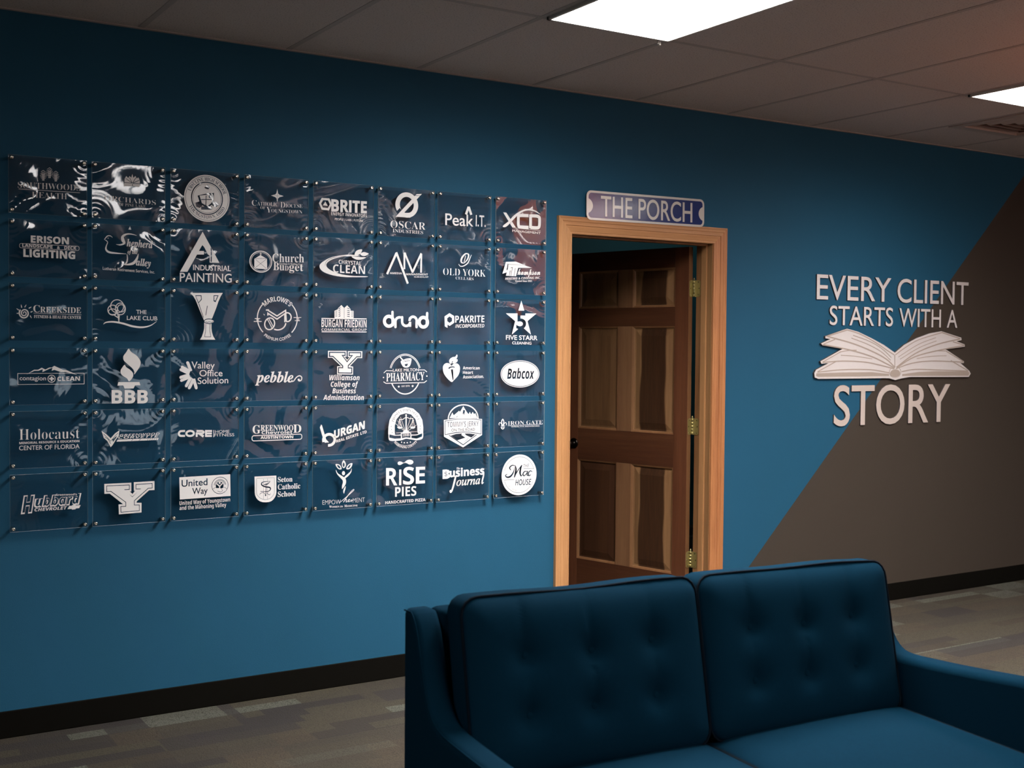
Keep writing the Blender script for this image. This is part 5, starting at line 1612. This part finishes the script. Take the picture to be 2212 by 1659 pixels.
def arm(x0, x1, PS):
    """upholstered side: profile loft with softly rounded long edges"""
    bm = bmesh.new(); P = np.array(PS); n = len(P)
    if area2(P) < 0: P = P[::-1]
    d1 = P-np.roll(P, 1, 0); d2 = np.roll(P, -1, 0)-P
    n1 = np.stack([d1[:, 1], -d1[:, 0]], 1); n2 = np.stack([d2[:, 1], -d2[:, 0]], 1)
    n1 /= np.linalg.norm(n1, axis=1, keepdims=True); n2 /= np.linalg.norm(n2, axis=1, keepdims=True)
    m = n1+n2; m /= np.linalg.norm(m, axis=1, keepdims=True)
    m /= np.clip((m*n1).sum(1, keepdims=True), .7, 1)
    R = .020; prof = []
    for k in range(6):
        a = math.pi/2*k/5; prof.append((R*(1-math.sin(a)), R*(1-math.cos(a))))   # (inset of outline, distance in from the side)
    rows = [(x0+dx, ins) for ins, dx in prof]+[(x1-dx, ins) for ins, dx in prof[::-1]]
    rings = []
    for x, ins in rows:
        q = P-m*ins
        rings.append([bm.verts.new((x, -d, z)) for d, z in q])
    for a, b in zip(rings, rings[1:]):
        for i in range(n):
            f = bm.faces.new((a[i], a[(i+1) % n], b[(i+1) % n], b[i])); f.smooth = True
    bm.faces.new(rings[0]); bm.faces.new(rings[-1])
    return bm
for x0, x1, lift in ((0, AT, 0.0), (SW-AT, SW, .072)):
    QS = [(d, z+(lift*min(max(d-.2, 0)/.6, 1) if z > .3 else 0)) for d, z in PS]
    am = link('arm', arm(x0, x1, QS), M['fabric'], sofa)

    bm = bmesh.new()
    for xx in ((x0+.0045,) if x0 == 0 else (x1-.0045,)):
        tube(bm, [(xx, -d+.0045, z-.0050) for d, z in QS[2:-1]], .0022, 6)
    link('piping', bm, M['fabric'], am)
link('back_frame', bx((AT-.002, -.068, .16), (SW-AT+.002, 0, .801), .014), M['fabric'], sofa, smooth=True)
link('seat_frame', bx((AT-.002, -.800, .16), (SW-AT+.002, -.066, .262), .012), M['fabric'], sofa, smooth=True)
for sx in (.06, SW-.06):
    for d in (.06, .75):
        bm = bmesh.new(); lathe(bm, [(.014, 0), (.026, .162)], 14, 'z')
        link('leg', bm, M['leg_wood'], sofa, (sx, -d, 0))

def rr_point(hw, hh, r, t):
    """point on rounded rectangle, t in 0..1, and it is evenly parametrised by length"""
    L = [2*(hw-r), math.pi*r/2, 2*(hh-r), math.pi*r/2]*2
    tot = sum(L); s = t*tot
    x, z = -(hw-r), hh
    segs = [(-(hw-r), hh, 1, 0), None, (hw, hh-r, 0, -1), None, (hw-r, -hh, -1, 0), None, (-hw, -(hh-r), 0, 1), None]
    cen = {1: (hw-r, hh-r, 90), 3: (hw-r, -(hh-r), 0), 5: (-(hw-r), -(hh-r), -90), 7: (-(hw-r), hh-r, 180)}
    LL = [2*(hw-r), math.pi*r/2, 2*(hh-r), math.pi*r/2, 2*(hw-r), math.pi*r/2, 2*(hh-r), math.pi*r/2]
    for k in range(8):
        if s <= LL[k] or k == 7:
            if segs[k]:
                a = segs[k]; return (a[0]+a[2]*s, a[1]+a[3]*s)
            cx, cz, a0 = cen[k]; a = rad(a0-90*s/LL[k]); return (cx+r*math.cos(a), cz+r*math.sin(a))
        s -= LL[k]
def sdf_rr(x, z, hw, hh, r):
    qx, qz = abs(x)-(hw-r), abs(z)-(hh-r)
    return -(min(max(qx, qz), 0)+math.hypot(max(qx, 0), max(qz, 0))-r)
def cushion(hw, hh, r, th, puff, crown, buttons=(), wob=0.0, seed=0, lift=0.0):
    """pillow: rounded-rectangle boxing of thickness th (front seam at y = 0, back at y = +th), puffed front"""
    rnd = random.Random(seed)
    N = 128; bm = bmesh.new()
    base = [rr_point(hw, hh, r, k/N) for k in range(N)]
    ph = [rnd.uniform(0, 6.28) for _ in range(3)]
    base = [(x, z+wob*(math.sin(7*x+ph[0])*.6+math.sin(15*x+ph[1])*.4)*(1 if z > hh*.5 else .5)) for x, z in base]
    def ring(s, y):
        out = []
        for x, z in base:
            px, pz = x*s, z*s
            out.append(bm.verts.new((px, y(px, pz), pz)))
        return out
    def front(x, z):
        d = max(sdf_rr(x, z, hw, hh, r), 0)
        y = puff*(1-math.exp(-d/.030))+crown*(1-(x/hw)**2)*(1-(z/hh)**2)
        for q, (bx_, bz_) in enumerate(buttons):
            dd = math.hypot(x-bx_, (z-bz_)*1.0)
            y -= .024*math.exp(-(dd/.034)**1.5)+.004*math.exp(-(dd/.10)**2)
            if bz_ > 0 and z > bz_: y -= .0045*math.exp(-((x-bx_-.006*math.sin(z*30))/.010)**2)*min(1, d/.02)
            if bz_ < 0 and z > bz_ and z < bz_+.10: y -= .003*math.exp(-((x-bx_)/.012)**2)
        return -y
    rings = [ring(1-k/34, front) for k in range(34)]
    c = bm.verts.new((0, front(0, 0), 0))
    for a, b in zip(rings, rings[1:]):
        for i in range(N): bm.faces.new((a[i], a[(i+1) % N], b[(i+1) % N], b[i]))
    for i in range(N): bm.faces.new((rings[-1][i], rings[-1][(i+1) % N], c))
    prev = rings[0]
    for s, y in ((1.006, th*.25), (1.008, th*.5), (1.004, th*.8), (.985, th), (.8, th+puff*.4), (.4, th+puff*.5)):
        nx = ring(s, lambda a, b, y=y: y)
        for v in nx: v.co.z += y*lift
        for i in range(N): bm.faces.new((prev[i], nx[i], nx[(i+1) % N], prev[(i+1) % N]))
        prev = nx
    bm.faces.new(prev)
    return bm, [(x, 0, z) for x, z in base], front
BT = [(-.205, .072), (-.003, .066), (.196, .074), (-.205, -.078), (-.008, -.078), (.194, -.074)]
CW = (SW-2*AT)/2
for k, (cx, lab) in enumerate(((AT+CW/2, None), (AT+CW*1.5, None))):
    hw, hh = CW/2-.003, .231
    bm, seam, front = cushion(hw, hh, .048, .092, .030, .012, BT, .004, k, .15)
    cu = link('back_cushion', bm, M['fabric'], sofa, (cx, -.212, .617-.010*k), smooth=True)
    cu.rotation_euler = (rad(-12.0), (.014, .022)[k], 0)
    bm = bmesh.new(); tube(bm, [(x*1.004, y-.001, z*1.006) for x, y, z in seam], .0036, 7, True)
    link('piping', bm, M['piping'], cu)
    for bx_, bz_ in BT:
        bm = bmesh.new(); y = front(bx_, bz_)
        lathe(bm, [(.011, .004), (.011, -.001), (.008, -.004), (.003, -.0052), (.0005, -.0053)], 14)
        link('button', bm, M['fabric'], cu, (bx_, y, bz_))
for k in range(2):
    hw, hd = CW/2-.003, .330
    bm, seam, front = cushion(hw, hd, .035, .105, .016, .020, (), .0, 5+k)
    cu = link('seat_cushion', bm, M['fabric'], sofa, (AT+CW*(k+.5), -.205-hd+.02, .372), smooth=True)
    cu.rotation_euler = (rad(-90+1.5), 0, 0)
    bm = bmesh.new(); tube(bm, seam, .004, 6, True)
    link('piping', bm, M['piping'], cu)
